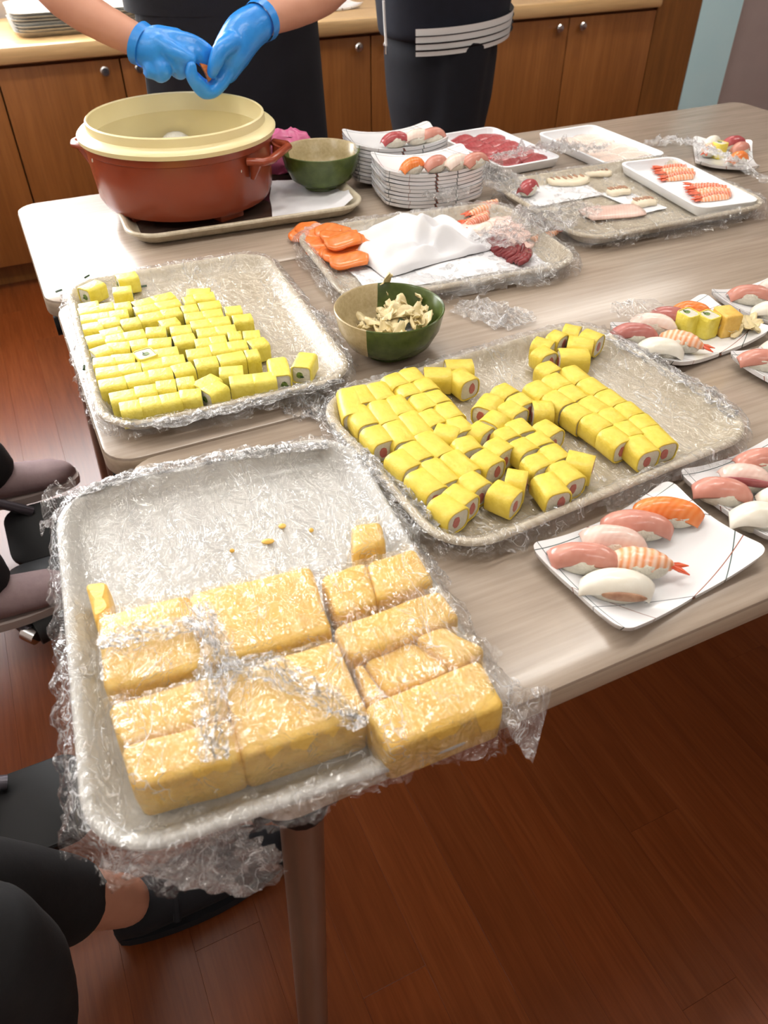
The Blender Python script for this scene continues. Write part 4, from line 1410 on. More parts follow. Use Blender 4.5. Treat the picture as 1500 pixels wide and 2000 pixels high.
for g, (px, py, n) in enumerate([(1318, 336, 7), (1384, 374, 8)]):
    for k in range(n):
        u = k / (n - 1) - 0.5
        c = at(px, py, ZE + 0.008)
        shrimp('cooked striped shrimp in the bunch ' + ('at the head of' if g == 0 else 'at the foot of') + ' the foam tray', 'shrimp bunch %s in the foam tray' % ('one' if g == 0 else 'two'),
               (c.x + u * 0.030, c.y + u * 0.05 - 0.004, ZE + 0.0045 + 0.003 * (k % 3)), 2.75 - 0.5 * u, k)
for k in range(6):
    c = at(945 - 4 * k, 392 + 8 * k, T + 0.02)
    shrimp('orange shrimp in the bunch under the loose wrap beside squid slices', 'shrimp in the salmon tray', (c.x, c.y, T + 0.0095 + 0.0035 * (k % 3)), 3.25 + 0.06 * k, k)
c = at(1066, 452, T + 0.02)
shrimp('single pale shrimp with a bright red tail on white paper', None, (c.x, c.y, T + 0.0105), 0.25, 0)
sp = []
for k in range(7):
    c = at(986 + 5 * k - 12 * (k % 2), 428 + 7 * k, T + 0.015)
    sp.append((c.x, c.y, T + 0.0092 + 0.002 * (k % 3), -0.6 - 0.1 * k))
slices('squid_slice', 'pale pinkish squid slice folded over the others between shrimp and tuna', 'pale squid slices in the salmon tray', sp, 0.055, 0.024, 0.004, M['pale_fish'], 0.35)
sp = []
for k in range(4):
    c = at(905 + 14 * k, 450 - 2 * k, T + 0.015)
    sp.append((c.x, c.y, T + 0.0092 + 0.002 * (k % 3), -0.2 + 0.15 * k))
slices('fish_slice', 'pinkish white fish slice with a mauve edge beside the dark tuna', 'mauve-edged slices in the salmon tray', sp, 0.055, 0.026, 0.004, M['blush_fish'], 0.35)
sp = []
for k in range(9):
    c = at(968 + 7.5 * k, 468 + 3.6 * k, T + 0.02)
    sp.append((c.x, c.y, T + 0.0085 + 0.0005 * k, -1.95 - 0.05 * k))
slices('dark_tuna_slice', 'dark red tuna slice fanned out in the row near the tray edge', 'dark tuna slices in the salmon tray', sp, 0.058, 0.026, 0.006, M['tuna_dark'], 0.6)
sp = []
for k, (px, py, dz, rz) in enumerate([(600, 460, 0, -1.0), (608, 450, .004, -1.0), (618, 468, .004, -0.9), (632, 456, .010, -.6), (630, 474, .008, -0.8), (650, 452, .012, -.3), (662, 462, .016, -.25), (670, 470, .022, -.2), (684, 482, .010, -.15),
                                      (660, 494, 0.004, -.5), (668, 501, 0.006, -.45), (682, 508, 0.008, -.4), (636, 486, 0.004, -.7), (690, 470, 0.012, -.3)]):
    c = at(px, py, T + 0.012 + dz)
    sp.append((c.x, c.y, T + 0.0085 + dz, rz))
slices('salmon_slice', 'orange raw salmon slice piled at the corner of the tray', 'salmon slices in the tray', sp, 0.062, 0.040, 0.0055, M['salmon_raw'], 0.18, bend=0.006)

# papers in the salmon tray and the shrimp tray
crumple('paper_sheet', 'flat white paper lining the salmon tray under the fish', 'paper', (0.595, 1.062), 0.30, 0.19, T + 0.0072, -0.07, M['paper'], 0.0006, 6, 3)


def fold(u, v, h):
    env = math.sin(PI * u) ** 0.5 * math.sin(PI * v) ** 0.5
    w1 = abs(math.sin(6.0 * (u + 0.45 * v) + 2.2 * nz(u * 2.2, v * 2.2, 3))) ** 1.5
    w2 = abs(math.sin(10 * (v - 0.6 * u) + 2.5 * nz(u * 3, v * 3, 8))) ** 2
    return env * (0.008 + 0.030 * w1 + 0.013 * w2) + 0.15 * h


crumple('paper_towel', 'crumpled white paper towel heaped between salmon and shrimp', 'paper', (0.578, 1.100), 0.215, 0.150, T + 0.0095, 0.12, M['paper'], 0.020, 5.5, 5, 60, fn=lambda u, v, h: fold(u, v, h))
for k, (px, py, sx, sy, rz, lb) in enumerate([(1075, 376, 0.175, 0.105, 0.0, 'white paper sheet under the tipped nigiri and seared fish'), (1235, 392, 0.055, 0.12, 0.1, 'white paper sheet under spotted fish strips beside the shrimp tray')]):
    c = at(px, py, T + 0.008)
    crumple('paper_sheet', lb, 'paper', (c.x, c.y), sx, sy, T + 0.0072 + 0.0005 * k, rz, M['paper'], 0.0004, 6, 8 + k, 14)


def seared(label, px, py, ln, wd, rz, z):
    c = at(px, py, z + 0.005)
    o = thing('seared_fish', label, 'fish slice', (c.x, c.y, z), rz)
    link('fillet', slice_mesh(ln, wd, 0.008, M['seared'], px, 0.002), o)
    b = MB()
    for k in range(6):
        x = (k / 5 - 0.5) * ln * .75
        b.ball((x, wd * 0.16 + 0.002 * math.sin(k * 2), 0.0094), (0.0034, wd * .24, 0.0012), 8, 5)
    b.build('sear_marks', M['sear_mark'], o)


seared('long seared white fish strip beside the tipped nigiri', 1110, 352, 0.085, 0.042, -0.15, T + 0.0082)
seared('seared white fish strip behind the long one', 1165, 338, 0.06, 0.03, -0.15, T + 0.0075)
seared('spotted seared fish strip at the head of the narrow paper', 1208, 373, 0.045, 0.035, -0.1, T + 0.0088)
seared('spotted seared fish strip at the foot of the narrow paper', 1258, 394, 0.045, 0.035, -0.1, T + 0.0088)
c = at(1195, 415, T + 0.009)
tag(link('fish_fillet', slice_mesh(0.115, 0.062, 0.004, M['pale_fish'], 3, 0.001, 0.15), None, (c.x, c.y, T + 0.0085), (0, 0, -0.12)), 'large thin pale pink fillet at the front of the shrimp tray', 'fish slice')

# wraps of the far trays and loose film
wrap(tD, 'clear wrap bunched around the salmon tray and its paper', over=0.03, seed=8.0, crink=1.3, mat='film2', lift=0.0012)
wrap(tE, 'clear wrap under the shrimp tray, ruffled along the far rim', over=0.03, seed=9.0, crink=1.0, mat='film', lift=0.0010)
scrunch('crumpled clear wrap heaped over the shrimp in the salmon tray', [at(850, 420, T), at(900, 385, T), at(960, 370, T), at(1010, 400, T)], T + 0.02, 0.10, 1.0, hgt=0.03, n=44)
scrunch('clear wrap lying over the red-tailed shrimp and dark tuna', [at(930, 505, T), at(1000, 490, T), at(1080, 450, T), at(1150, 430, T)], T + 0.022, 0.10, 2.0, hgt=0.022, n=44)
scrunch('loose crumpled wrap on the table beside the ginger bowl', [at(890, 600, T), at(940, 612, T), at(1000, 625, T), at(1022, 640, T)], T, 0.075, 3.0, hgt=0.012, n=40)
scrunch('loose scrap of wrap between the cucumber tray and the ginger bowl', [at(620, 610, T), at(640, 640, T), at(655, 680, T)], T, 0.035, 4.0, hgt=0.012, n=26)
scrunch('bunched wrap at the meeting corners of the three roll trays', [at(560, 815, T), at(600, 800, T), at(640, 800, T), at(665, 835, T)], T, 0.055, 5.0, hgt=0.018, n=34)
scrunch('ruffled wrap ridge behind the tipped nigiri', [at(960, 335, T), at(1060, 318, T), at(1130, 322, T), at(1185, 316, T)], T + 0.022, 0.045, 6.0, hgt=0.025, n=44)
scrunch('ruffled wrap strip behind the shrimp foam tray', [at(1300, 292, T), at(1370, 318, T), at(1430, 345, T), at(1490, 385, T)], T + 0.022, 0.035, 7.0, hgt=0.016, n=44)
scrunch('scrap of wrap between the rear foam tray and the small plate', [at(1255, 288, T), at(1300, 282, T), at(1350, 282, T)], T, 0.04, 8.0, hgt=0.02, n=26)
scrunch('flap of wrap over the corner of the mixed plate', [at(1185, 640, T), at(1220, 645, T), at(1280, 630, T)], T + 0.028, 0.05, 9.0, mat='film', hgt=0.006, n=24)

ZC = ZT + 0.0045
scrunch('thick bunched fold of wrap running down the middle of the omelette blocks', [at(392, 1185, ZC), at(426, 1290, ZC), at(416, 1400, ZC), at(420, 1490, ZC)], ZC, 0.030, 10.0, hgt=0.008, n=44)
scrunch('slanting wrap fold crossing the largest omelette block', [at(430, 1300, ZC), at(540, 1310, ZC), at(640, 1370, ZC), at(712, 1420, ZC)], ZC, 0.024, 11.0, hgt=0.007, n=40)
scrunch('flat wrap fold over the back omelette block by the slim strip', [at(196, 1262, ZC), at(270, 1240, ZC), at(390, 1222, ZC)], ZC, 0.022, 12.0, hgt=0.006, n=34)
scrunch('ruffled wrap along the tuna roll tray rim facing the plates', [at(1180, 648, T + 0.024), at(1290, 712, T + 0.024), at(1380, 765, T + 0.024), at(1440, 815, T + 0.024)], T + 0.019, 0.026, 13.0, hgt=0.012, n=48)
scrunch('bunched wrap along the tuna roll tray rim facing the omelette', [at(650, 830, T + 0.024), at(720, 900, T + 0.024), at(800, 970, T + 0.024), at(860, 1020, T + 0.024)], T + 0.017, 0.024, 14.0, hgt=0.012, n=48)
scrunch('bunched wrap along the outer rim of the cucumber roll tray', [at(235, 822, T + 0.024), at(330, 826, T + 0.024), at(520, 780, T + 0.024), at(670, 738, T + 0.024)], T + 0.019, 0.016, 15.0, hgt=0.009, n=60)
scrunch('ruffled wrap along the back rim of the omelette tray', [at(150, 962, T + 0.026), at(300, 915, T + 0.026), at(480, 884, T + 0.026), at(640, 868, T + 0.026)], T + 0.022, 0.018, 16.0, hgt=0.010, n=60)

# things on the counter
for k in range(7):
    rings = [[(p[0], p[1], zz) for p in ring_rect(0.40 - 2 * i, 0.30 - 2 * i, 0.05 - i, 6)] for i, zz in ((0.02, 0), (0.004, 0.014), (0, 0.016), (0.006, 0.016), (0.022, 0.004))]
    o = link('serving_tray', mesh('serving_tray', *loft(rings), M['tray_grey'], 50), None, (0.35 + 0.003 * math.sin(k * 3), 3.14 + 0.003 * math.cos(k * 2), 0.745 + 0.0085 * k), (0, 0, 0.03 * math.sin(k)))
    tag(o, 'grey tray in the stack on the counter near the window', 'tray', 'grey trays stacked on the counter')
plate('white plate lying on the counter behind the glove wearer', 1.27, 3.12, 0.745, 10)

# ================================================================== PEOPLE
def fuse(name, mb, mat, parent, voxel=0.008, sm=6):
    o = mb.build(name, mat, parent, 180)
    r = o.modifiers.new('fuse', 'REMESH')
    r.mode = 'VOXEL'
    r.voxel_size = voxel
    r.use_smooth_shade = True
    s = o.modifiers.new('smooth', 'SMOOTH')
    s.iterations = sm
    s.factor = 0.5
    return o


def ell(cx, cy, z, rx, ry, n=40, rz=0.0, amp=0.0, seed=0.0):
    out = []
    for k in range(n):
        a = 2 * PI * k / n
        w_ = 1 + amp * nz(math.cos(a) * 2.2 + seed, math.sin(a) * 2.2, z * 5)
        x, y = rx * math.cos(a) * w_, ry * math.sin(a) * w_
        out.append((cx + x * math.cos(rz) - y * math.sin(rz), cy + x * math.sin(rz) + y * math.cos(rz), z))
    return out


def smooth_path(P, n=8):
    P = [Vector(p) for p in P]
    out = []
    for i in range(len(P) - 1):
        p0, p1, p2, p3 = P[max(i - 1, 0)], P[i], P[i + 1], P[min(i + 2, len(P) - 1)]
        for k in range(n):
            t = k / n
            out.append(0.5 * ((2 * p1) + (p2 - p0) * t + (2 * p0 - 5 * p1 + 4 * p2 - p3) * t * t + (3 * p1 - p0 - 3 * p2 + p3) * t ** 3))
    return out + [P[-1]]


def limb(mb, P, R, n=14):
    q = smooth_path(P, 6)
    m = (len(q) - 1) / (len(R) - 1)
    rr = []
    for i in range(len(q)):
        a = i / m
        j = min(int(a), len(R) - 2)
        rr.append(R[j] + (R[j + 1] - R[j]) * (a - j))
    mb.tube(q, rr, n)
    mb.ball(q[0], (rr[0],) * 3, 12, 8)
    mb.ball(q[-1], (rr[-1],) * 3, 12, 8)


def head(mb, c, face):
    """skull, jaw, nose, ears, brows, lips; face = facing direction"""
    f = Vector(face).normalized()
    s = Vector((-f.y, f.x, 0))
    c = Vector(c)
    u = Vector((0, 0, 1))
    mb.ball(c + u * 0.025, (0.076, 0.076, 0.092), 18, 12)
    mb.ball(c + f * 0.02 - u * 0.035, (0.058, 0.058, 0.068), 16, 10)
    mb.ball(c + f * 0.045 - u * 0.085, (0.026, 0.026, 0.02), 10, 8)
    mb.tube([c + f * 0.075 + u * 0.012, c + f * 0.096 - u * 0.022], [0.008, 0.014], 8)
    for k in (-1, 1):
        mb.ball(c + s * 0.078 * k - u * 0.005, (0.012, 0.012, 0.03), 8, 8)
        mb.ball(c + f * 0.066 + s * 0.03 * k + u * 0.025, (0.016, 0.016, 0.007), 8, 6)
    mb.tube([c + f * 0.072 - s * 0.02 - u * 0.055, c + f * 0.08 - u * 0.054, c + f * 0.072 + s * 0.02 - u * 0.055], 0.007, 8)


def face_details(parent, c, face, hair_mat):
    f = Vector(face).normalized()
    s = Vector((-f.y, f.x, 0))
    c, u = Vector(c), Vector((0, 0, 1))
    for k in (-1, 1):
        MB().ball(c + f * 0.0745 + s * 0.03 * k + u * 0.008, (0.010, 0.010, 0.006), 10, 8).build('eye', M['shoe_black'], parent)
    hb = MB().ball(c + u * 0.045 - f * 0.014, (0.086, 0.086, 0.086), 20, 12, f=lambda v: v + Vector((0, 0, 0.004 * nz(v.x * 60, v.y * 60, v.z * 60))))
    hb.ball(c - f * 0.045 - u * 0.01, (0.06, 0.06, 0.075), 16, 10)
    fuse('hair', hb, hair_mat, parent, 0.008, 4)


def J(px, py, y):
    return at_y(px, py, y)


def shoe(parent, heel, toe, z, mat, sole, ln=None, ht=0.075, wd=0.094):
    h, t = Vector((heel[0], heel[1], z)), Vector((toe[0], toe[1], z))
    L = (t - h).length
    rz = math.atan2(t.y - h.y, t.x - h.x)

    def ring(u, z0, z1, k=1.0):
        wv = wd / 2 * k * (0.62 + 0.38 * math.sin(min(u * 1.35, 1) * PI / 2)) * (1 - max(0, (u - 0.72) / 0.28) ** 2.6 * .95) * (0.6 + 0.4 * min(1, u / 0.08))
        return [(u * L, wv * math.cos(a), z0 + (z1 - z0) * (0.5 + 0.5 * math.sin(a))) for a in [2 * PI * i / 16 for i in range(16)]]
    us = [0.0, 0.04, 0.12, 0.25, 0.4, 0.55, 0.7, 0.82, 0.92, 0.97, 1.0]
    hs = [0.7, .95, 1.0, 1.0, 0.95, 0.8, 0.66, 0.58, 0.48, 0.38, 0.2]
    V, F = loft([ring(u, 0.008, 0.012 + ht * k) for u, k in zip(us, hs)])
    o = link('shoe', mesh('shoe', V, F, mat, 180), parent, h, (0, 0, rz))
    rings = []
    n = 28
    out = []
    for i in range(n):
        a = 2 * PI * i / n
        u = 0.5 + 0.515 * math.cos(a)
        uu = min(max(u, 0.0), 1.0)
        wv = wd / 2 * 1.04 * (0.62 + 0.38 * math.sin(min(uu * 1.35, 1) * PI / 2))
        out.append((u * L, wv * math.copysign(abs(math.sin(a)) ** 0.6, math.sin(a))))
    V, F = loft([[(x, y, zz) for x, y in out] for zz in (0.0, 0.018)])
    link('sole', mesh('sole', V, F, sole, 40), o)
    st = MB().tube([(L * .30, -wd * .46, ht * .62), (L * .33, -wd * .3, ht * .93), (L * .33, 0, ht * 1.06), (L * .33, wd * .3, ht * .93), (L * .30, wd * .46, ht * .62)], 0.006, 8, True, 1.0)
    st.build('strap', mat, o)
    return o


# ---- the person in gloves behind the rice tub
px_, py_ = 0.535, 1.955
p1 = thing('person', 'person in navy shirt and apron with blue gloves shaping sushi over the rice tub', 'person', (0, 0, 0))
b = MB()
V, F = loft([ell(px_, py_, z, rx, ry) for z, rx, ry in ((0.84, 0.15, 0.10), (0.95, 0.165, 0.11), (1.10, 0.15, 0.10), (1.25, 0.165, 0.105), (1.36, 0.15, 0.085), (1.40, 0.08, 0.06))])
b.add(V, F)
b.tube([(px_, py_, 1.36), (px_, py_ - 0.015, 1.48)], [0.06, 0.052], 14)
head(b, (px_, py_ - 0.05, 1.55), (-0.1, -1, 0))
eL, eR = J(70, -90, 1.76), J(668, -70, 1.80)
wL, wR = J(286, 92, 1.60), J(504, 45, 1.60)
limb(b, [(px_ - 0.175, py_, 1.345), eL, wL, J(292, 95, 1.597)], [0.052, 0.042, 0.027, 0.020])
limb(b, [(px_ + 0.175, py_, 1.345), eR, wR, J(499, 48, 1.598)], [0.052, 0.042, 0.027, 0.020])
for s in (-1, 1):
    limb(b, [(px_ + 0.085 * s, py_, 0.86), (px_ + 0.095 * s, py_ - 0.01, 0.47), (px_ + 0.10 * s, py_ + 0.01, 0.08)], [0.085, 0.056, 0.040])
fuse('body', b, M['skin'], p1, 0.009)
face_details(p1, (px_, py_ - 0.05, 1.55), (-0.1, -1, 0), M['hair'])
sh = MB()
V, F = loft([ell(px_, py_, z, rx, ry, 48, 0, 0.05) for z, rx, ry in ((0.80, 0.190, 0.138), (0.88, 0.193, 0.142), (0.95, 0.192, 0.142), (1.05, 0.185, 0.135), (1.20, 0.182, 0.13), (1.32, 0.18, 0.115), (1.39, 0.13, 0.085), (1.42, 0.075, 0.07))])
sh.add(V, F)
for s, e in ((-1, eL), (1, eR)):
    a = Vector((px_ + 0.165 * s, py_, 1.345))
    sh.tube([a, a.lerp(e, 0.4), a.lerp(e, 0.75)], [0.07, 0.066, 0.066], 18)
fuse('shirt', sh, M['navy'], p1, 0.010)
tr_ = MB()
for s in (-1, 1):
    limb(tr_, [(px_ + 0.088 * s, py_ + 0.005, 0.84), (px_ + 0.098 * s, py_ - 0.005, 0.47), (px_ + 0.105 * s, py_ + 0.012, 0.09)], [0.105, 0.082, 0.068], 20)
V, F = loft([ell(px_, py_, z, rx, ry) for z, rx, ry in ((0.74, 0.17, 0.12), (0.84, 0.185, 0.13), (0.94, 0.175, 0.125))])
tr_.add(V, F)
fuse('trousers', tr_, M['navy2'], p1, 0.010)


def apron_f(u, v):
    a = -PI / 2 + (u - 0.5) * 2.5
    z = 0.45 + v * 0.72
    rx, ry = 0.208 + 0.028 * max(0, 0.95 - z) * 2, 0.156 + 0.02 * max(0, 0.95 - z)
    k = 1 + 0.018 * math.sin(a * 11 + 3 * z) * max(0, 1 - v * 1.2)
    if v > 0.65:
        a = -PI / 2 + (u - 0.5) * 2.5 * (1 - (v - 0.65) * 1.2)
    return (px_ + rx * math.cos(a) * k, py_ + ry * math.sin(a) * k, z)


V, F = slab(lambda u, v: (apron_f(u, v)[0], apron_f(u, v)[1] - 0.003, apron_f(u, v)[2]), apron_f, 40, 26)
link('apron', mesh('apron', V, F, M['navy2'], 180), p1)
V, F = loft([ell(px_, py_, z, 0.212, 0.160, 48) for z in (0.945, 0.950, 0.975, 0.980)], cap=False)
link('apron_tie', mesh('apron_tie', V, F, M['navy2'], 180), p1)
# gloves: palm, five fingers each, cuff
g = MB()
limb(g, [J(283, 92, 1.602), J(312, 96, 1.59), J(340, 96, 1.58)], [0.032, 0.038, 0.034], 18)
limb(g, [J(335, 76, 1.575), J(372, 82, 1.56), J(402, 98, 1.556), J(413, 112, 1.56)], [0.0165, 0.014, 0.0125, 0.010])
limb(g, [J(345, 92, 1.565), J(378, 102, 1.548), J(398, 122, 1.552)], [0.016, 0.013, 0.010])
limb(g, [J(338, 108, 1.56), J(356, 128, 1.548), J(352, 142, 1.566), J(340, 138, 1.58)], [0.016, 0.0135, 0.012, 0.010])
limb(g, [J(312, 116, 1.57), J(322, 138, 1.556), J(312, 148, 1.575), J(302, 140, 1.59)], [0.016, 0.0135, 0.012, 0.010])
limb(g, [J(312, 82, 1.57), J(345, 104, 1.545), J(372, 118, 1.535)], [0.017, 0.0145, 0.011])
limb(g, [J(290, 118, 1.585), J(298, 138, 1.572), J(290, 142, 1.588)], [0.014, 0.012, 0.010])
fuse('glove', g, M['glove'], p1, 0.0036, 4)
g = MB()
limb(g, [J(502, 46, 1.602), J(476, 66, 1.59), J(452, 104, 1.575), J(440, 132, 1.570)], [0.033, 0.036, 0.034, 0.027], 18)
limb(g, [J(446, 130, 1.560), J(432, 160, 1.548), J(408, 180, 1.535), J(386, 158, 1.525)], [0.015, 0.014, 0.012, 0.0095])
limb(g, [J(438, 134, 1.562), J(422, 164, 1.55), J(400, 180, 1.54), J(376, 152, 1.528), J(374, 130, 1.526)], [0.0155, 0.014, 0.0125, 0.0115, 0.0095])
limb(g, [J(436, 138, 1.575), J(418, 168, 1.566), J(398, 176, 1.558), J(372, 148, 1.548)], [0.015, 0.0135, 0.0125, 0.010])
limb(g, [J(436, 142, 1.588), J(418, 166, 1.582), J(400, 168, 1.578), J(380, 148, 1.572)], [0.014, 0.0125, 0.0115, 0.0095])
limb(g, [J(452, 84, 1.555), J(432, 98, 1.535), J(422, 120, 1.530), J(414, 142, 1.532)], [0.018, 0.0155, 0.0135, 0.010])
fuse('glove', g, M['glove'], p1, 0.0036, 4)
for a, c_ in ((wL, J(272, 84, 1.61)), (wR, J(514, 38, 1.61))):
    MB().tube([a, c_], [0.0345, 0.0365], 22, False).build('glove_cuff', M['glove'], p1)
for s in (-1, 1):
    shoe(p1, (px_ + 0.105 * s, py_ + 0.07), (px_ + 0.12 * s, py_ - 0.18), 0.0, M['foam'], M['sole'])
sal = link('salmon_slice', slice_mesh(0.05, 0.028, 0.006, M['salmon'], 2), None, J(404, 138, 1.553), (1.2, 1.1, 0.3))
tag(sal, 'orange salmon slice pinched between the blue gloves', 'fish slice')

# ---- the person in the striped-hem track jacket
qx, qy = 1.285, 2.32
p2 = thing('person', 'person in a navy zip jacket over a white-striped hem and dark trousers, at the counter', 'person', (0, 0, 0))
b = MB()
V, F = loft([ell(qx, qy, z, rx, ry, rz=0.35) for z, rx, ry in ((0.78, 0.13, 0.13), (0.9, 0.13, 0.14), (1.1, 0.12, 0.13), (1.25, 0.12, 0.15), (1.34, 0.10, 0.14), (1.38, 0.06, 0.07))])
b.add(V, F)
b.tube([(qx, qy, 1.34), (qx - 0.02, qy, 1.46)], [0.055, 0.05], 14)
head(b, (qx - 0.04, qy, 1.53), (-1, -0.2, 0))
for s in (-1, 1):
    limb(b, [(qx, qy + 0.17 * s, 1.32), (qx - 0.08, qy + 0.19 * s, 1.08), (qx - 0.26, qy + 0.10 * s, 1.10), (qx - 0.33, qy + 0.06 * s, 1.12)], [0.05, 0.04, 0.03, 0.03])
    for k in range(5):
        limb(b, [(qx - 0.33, qy + 0.06 * s + (k - 2) * 0.016, 1.12), (qx - 0.38, qy + 0.05 * s + (k - 2) * 0.018, 1.11), (qx - 0.40 + 0.008 * abs(k - 2), qy + 0.05 * s + (k - 2) * 0.018, 1.085)], [0.011, 0.009, 0.008], 8)
    limb(b, [(qx, qy + 0.09 * s, 0.80), (qx - 0.01, qy + 0.09 * s, 0.45), (qx + 0.01, qy + 0.09 * s, 0.08)], [0.08, 0.055, 0.04])
fuse('body', b, M['skin'], p2, 0.009)
face_details(p2, (qx - 0.04, qy, 1.53), (-1, -0.2, 0), M['hair'])
jk = MB()
V, F = loft([ell(qx, qy, z, rx, ry, 48, 0.2, 0.05, 3) for z, rx, ry in ((0.785, 0.192, 0.160), (0.80, 0.200, 0.17), (0.90, 0.208, 0.18), (1.05, 0.195, 0.18), (1.2, 0.18, 0.18), (1.32, 0.14, 0.16), (1.38, 0.08, 0.09))])
jk.add(V, F)
for s in (-1, 1):
    limb(jk, [(qx, qy + 0.17 * s, 1.31), (qx - 0.08, qy + 0.20 * s, 1.07), (qx - 0.25, qy + 0.10 * s, 1.095)], [0.07, 0.062, 0.05], 18)
fuse('jacket', jk, M['navy'], p2, 0.010)


def hem_arc(r0, z0, z1, a0, a1, n=24):
    def f(u, v):
        a = a0 + (a1 - a0) * u
        z = z0 + (z1 - z0) * v
        r = r0 * (1 - 0.03 * (1 - v))
        sag = 0.03 * (u - 0.25)
        x, y = r * 1.05 * math.cos(a), r * 0.9 * math.sin(a)
        return (qx + x * math.cos(.2) - y * math.sin(.2), qy + x * math.sin(.2) + y * math.cos(.2), z + sag)
    return grid(f, n, 4)


A0, A1 = -2.55, -0.1
hm = link('white_hem', mesh('white_hem', *hem_arc(0.2105, 0.765, 0.832, A0, A1), M['white_cloth'], 180), p2)
for z in (0.779, 0.796, 0.813):
    link('hem_stripe', mesh('hem_stripe', *hem_arc(0.2125, z - 0.0028, z + 0.0028, A0, A1), M['navy2'], 180), hm)
tr_ = MB()
for s in (-1, 1):
    limb(tr_, [(qx + 0.0, qy + 0.085 * s, 0.78), (qx - 0.01, qy + 0.09 * s, 0.45), (qx + 0.01, qy + 0.09 * s, 0.08)], [0.105, 0.085, 0.07], 20)
V, F = loft([ell(qx, qy, z, rx, ry, 40, 0.2) for z, rx, ry in ((0.50, 0.135, 0.15), (0.62, 0.165, 0.16), (0.74, 0.178, 0.16), (0.84, 0.165, 0.15))])
tr_.add(V, F)
fuse('trousers', tr_, M['navy2'], p2, 0.010)
zp = [J(746, 0, 2.20) + Vector((0, -0.01, 0)), J(748, 40, 2.20) + Vector((0, -0.01, 0)), J(751, 88, 2.20) + Vector((0, -0.01, 0))]
MB().tube(zp, 0.0035, 8).build('zip', M['white_cloth'], p2)
MB().tube([zp[-1], zp[-1] - Vector((0, 0, 0.02))], [0.004, 0.006], 8, True, 0.5).build('zip_pull', M['chrome'], p2)
for s in (-1, 1):
    shoe(p2, (qx + 0.07, qy + 0.09 * s), (qx - 0.18, qy + 0.09 * s), 0.0, M['foam'], M['sole'])


# ================================================================== WHEELCHAIRS AND THEIR SITTERS
def wheelchair(label, cx, cy, plates):
    """faces +x; plates = list of (x, y, z, size_x, size_y, tilt) for the footrests in world coordinates"""
    w_ = thing('wheelchair', label, 'wheelchair', (cx, cy, 0))
    MB().box((0, 0, 0.43), (0.42, 0.40, 0.03), 0, 0.012).build('seat', M['black_cloth'], w_)
    MB().box((-0.22, 0, 0.68), (0.03, 0.40, 0.42), 0, 0.012).build('backrest', M['black_cloth'], w_)
    f = MB()
    for s in (-1, 1):
        y = 0.215 * s
        f.tube(smooth_path([(-0.34, y, 0.92), (-0.24, y, 0.90), (-0.235, y, 0.45), (-0.235, y, 0.30)], 5), 0.012)
        f.tube(smooth_path([(-0.235, y, 0.42), (0.18, y, 0.42), (0.25, y, 0.40), (0.30, y, 0.28)], 5), 0.012)
        f.tube(smooth_path([(-0.235, y, 0.66), (0.10, y, 0.66), (0.16, y, 0.62), (0.17, y, 0.42)], 5), 0.011)
        f.tube([(0.17, y, 0.42), (0.17, y, 0.20)], 0.011)
    f.tube([(-0.1, -0.2, 0.40), (-0.1, 0.2, 0.25)], 0.010)
    f.tube([(-0.1, 0.2, 0.40), (-0.1, -0.2, 0.25)], 0.010)
    f.build('frame', M['grey_paint'], w_)
    for s in (-1, 1):
        V, F = lathe([(0.245, 0), (0.25, -0.014), (0.272, -0.012), (0.278, 0), (0.272, 0.012), (0.25, 0.014), (0.245, 0)], 48)
        F = F[:-2]
        wh = link('wheel', mesh('wheel', V, F, M['black_rubber'], 40), w_, (-0.2, 0.26 * s, 0.28), (PI / 2, 0, 0))
        sp_ = MB()
        for k in range(12):
            a = k * PI / 6
            sp_.tube([(0.02 * math.cos(a), 0.02 * math.sin(a), 0), (0.248 * math.cos(a), 0.248 * math.sin(a), 0)], 0.002, 6)
        sp_.tube([(0, 0, -0.03), (0, 0, 0.03)], 0.024)
        sp_.build('spokes', M['chrome'], wh)
        V, F = lathe([(0.055, -0.012), (0.07, -0.011), (0.074, 0), (0.07, 0.011), (0.055, 0.012), (0.01, 0.01), (0.01, -0.01)], 28)
        link('caster', mesh('caster', V, F, M['black_rubber'], 40), w_, (0.17, 0.20 * s, 0.075), (PI / 2, 0, 0))
        MB().tube([(0.17, 0.225 * s, 0.075), (0.17, 0.22 * s, 0.20)], 0.010).build('caster_fork', M['grey_paint'], w_)
        MB().box((-0.02, 0.215 * s, 0.675), (0.28, 0.05, 0.03), 0, 0.01).build('armrest', M['black_plastic'], w_)
    for (x, y, z, sx, sy, tl) in plates:
        s = 1 if y > cy else -1
        hg = MB().tube(smooth_path([(0.27, 0.215 * s, 0.38), (0.31, y - cy + 0.06 * s, 0.25), (x - cx - 0.02, y - cy + 0.05 * s, z + 0.02)], 6), 0.011).build('footrest_hanger', M['grey_paint'], w_)
        rings = [[(p[0], p[1], zz) for p in ring_rect(sx - 2 * i, sy - 2 * i, 0.035, 6)] for i, zz in ((0.003, -0.008), (0, -0.005), (0, 0.005), (0.003, 0.008))]
        link('footplate', mesh('footplate', *loft(rings), M['black_plastic'], 40), hg, (x - cx, y - cy, z), (tl, 0, 0))
    return w_


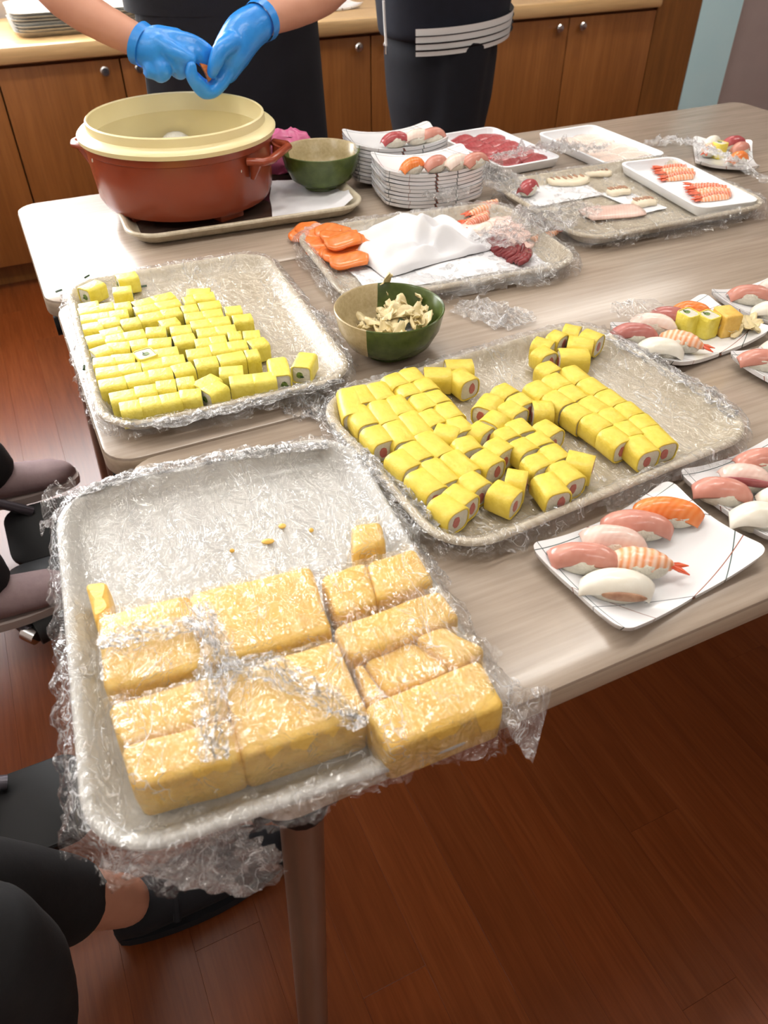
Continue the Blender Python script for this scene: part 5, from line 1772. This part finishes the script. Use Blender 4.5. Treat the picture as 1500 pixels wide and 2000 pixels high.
def sitter(label, cx, cy, feet, knees, shoe_mat, sole_mat, heels, toes, zs, skin_cuff=0.0, rleg=0.062):
    p = thing('person', label, 'person', (0, 0, 0))
    b = MB()
    hipx = cx - 0.02
    V, F = loft([ell(cx - 0.08, cy, z, rx, ry) for z, rx, ry in ((0.47, 0.11, 0.16), (0.6, 0.11, 0.15), (0.8, 0.10, 0.14), (0.95, 0.10, 0.16), (1.0, 0.06, 0.07))])
    b.add(V, F)
    b.tube([(cx - 0.08, cy, 0.98), (cx - 0.06, cy, 1.08)], [0.05, 0.046], 12)
    head(b, (cx - 0.03, cy, 1.15), (1, 0.1, 0))
    for s in (-1, 1):
        limb(b, [(cx - 0.08, cy + 0.16 * s, 0.94), (cx - 0.05, cy + 0.2 * s, 0.72), (cx + 0.12, cy + 0.08 * s, 0.66), (cx + 0.18, cy + 0.06 * s, 0.64)], [0.045, 0.038, 0.028, 0.028])
        for k in range(5):
            limb(b, [(cx + 0.18, cy + 0.06 * s + (k - 2) * 0.015, 0.645), (cx + 0.23, cy + 0.05 * s + (k - 2) * 0.017, 0.635), (cx + 0.25 - .006 * abs(k - 2), cy + 0.05 * s + (k - 2) * 0.017, 0.615)], [0.010, 0.009, 0.007], 8)
    for kn, ft, s in zip(knees, feet, (-1, 1)):
        limb(b, [(hipx, cy + 0.09 * s, 0.53), kn, ft], [0.07, 0.05, 0.036])
    fuse('body', b, M['skin'], p, 0.010)
    face_details(p, (cx - 0.03, cy, 1.15), (1, 0.1, 0), M['hair'])
    t = MB()
    V, F = loft([ell(cx - 0.08, cy, z, rx, ry, amp=.05) for z, rx, ry in ((0.50, 0.135, 0.18), (0.6, 0.13, 0.175), (0.8, 0.12, 0.16), (0.95, 0.115, 0.17), (1.0, 0.065, 0.08))])
    t.add(V, F)
    for s in (-1, 1):
        t.tube(smooth_path([(cx - 0.08, cy + 0.15 * s, 0.94), (cx - 0.05, cy + 0.2 * s, 0.72), (cx + 0.10, cy + 0.09 * s, 0.665)], 5), 0.055, 14)
    fuse('sweater', t, M['navy2'], p, 0.012)
    t = MB()
    for kn, ft, s in zip(knees, feet, (-1, 1)):
        k_, f_ = Vector(kn), Vector(ft)
        limb(t, [(hipx, cy + 0.09 * s, 0.53), k_, k_.lerp(f_, 1 - skin_cuff)], [0.095, rleg * 1.15, rleg], 20)
    fuse('trousers', t, M['black_cloth'], p, 0.010)
    for h, to in zip(heels, toes):
        shoe(p, h, to, zs, shoe_mat, sole_mat)
    return p


wc1 = wheelchair('wheelchair with black footrests beside the cucumber roll end of the tables', -0.62, 1.36,
           [(-0.135, 1.415, 0.095, 0.16, 0.15, 0.25), (-0.15, 1.275, 0.095, 0.16, 0.13, -0.25)])
sitter('seated person in black trousers and mauve shoes beside the tables', -0.62, 1.36, [(-0.26, 1.20, 0.20), (-0.22, 1.545, 0.20)], [(-0.36, 1.22, 0.50), (-0.36, 1.52, 0.50)],
       M['mauve'], M['sole'], [(-0.34, 1.17), (-0.30, 1.535)], [(-0.10, 1.185), (-0.045, 1.545)], 0.115)
# rubber roller and clamp of the footrest
ra, rb = at(72, 1235, 0.09), at(150, 1195, 0.09)
MB().tube([ra, rb], 0.026, 20).build('rubber_roller', M['black_rubber'], wc1, 40, (0.62, -1.36, 0))
MB().tube([at(-40, 1150, 0.16), at(62, 1235, 0.09)], 0.013, 14).build('roller_tube', M['grey_paint'], wc1, 40, (0.62, -1.36, 0))
MB().tube([at(50, 1232, 0.09), at(74, 1244, 0.085)], 0.017, 14).build('clamp', M['chrome'], wc1, 40, (0.62, -1.36, 0))

wheelchair('wheelchair with one black footplate swung out near the omelette tray corner', -0.80, 0.45, [(-0.235, 0.735, 0.13, 0.17, 0.15, 0.0)])
sitter('seated person in black trousers and black shoes with a bare ankle, under the omelette tray', -0.80, 0.45, [(-0.27, 0.34, 0.10), (-0.135, 0.567, 0.085)], [(-0.252, 0.385, 0.51), (-0.36, 0.50, 0.47)],
       M['shoe_black'], M['shoe_black'], [(-0.30, 0.25), (-0.165, 0.562)], [(-0.06, 0.24), (0.106, 0.592)], 0.0, 0.27, 0.057)
# twisted end of wrap hanging off the omelette tray corner
def tw(u, v):
    a = u * 7
    c0 = Vector((-0.030, 0.290, T + 0.005)).lerp(Vector((0.020, 0.262, T - 0.055)), v)
    r = 0.026 * (1 - 0.45 * v) + 0.012 * nz(a, v * 6, 1) + 0.010 * nz(a * 3, v * 12, 4)
    return (c0.x + r * 1.3 * math.cos(a), c0.y + 0.6 * r * math.sin(a), c0.z + 0.012 * nz(a * 2, v * 8, 7))


V, F = grid(tw, 64, 26)
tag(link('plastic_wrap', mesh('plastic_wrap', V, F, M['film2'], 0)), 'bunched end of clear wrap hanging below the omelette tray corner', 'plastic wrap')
def flag(name, label, pts, z, seed, w0=0.05, drop=0.02):
    P = [Vector((p[0], p[1], 0)) for p in pts]

    def f(u, v):
        c = P[0].lerp(P[1], u)
        t = (P[1] - P[0]).normalized()
        n_ = Vector((-t.y, t.x, 0))
        q = c + n_ * (v - 0.5) * w0 * (0.5 + 0.7 * u + 0.3 * nz(u * 4, seed))
        return (q.x, q.y, z - drop * u + 0.014 * nz(q.x * 60, q.y * 60, seed) + 0.007 * nz(q.x * 140, q.y * 140, seed))
    V, F = grid(f, 26, 18)
    tag(link('plastic_wrap', mesh('plastic_wrap', V, F, M['film2'], 0)), label, 'plastic wrap')


flag('wrap', 'loose flap of wrap sticking out over the mauve shoes', [at(150, 965, T + .024).to_2d(), at(75, 985, T + .02).to_2d()], T + 0.028, 1.0, 0.06)
flag('wrap', 'loose flap of wrap sticking out past the table edge beside the omelette', [at(985, 1370, T + .02).to_2d(), at(1062, 1410, T + .01).to_2d()], T + 0.024, 2.0, 0.06)
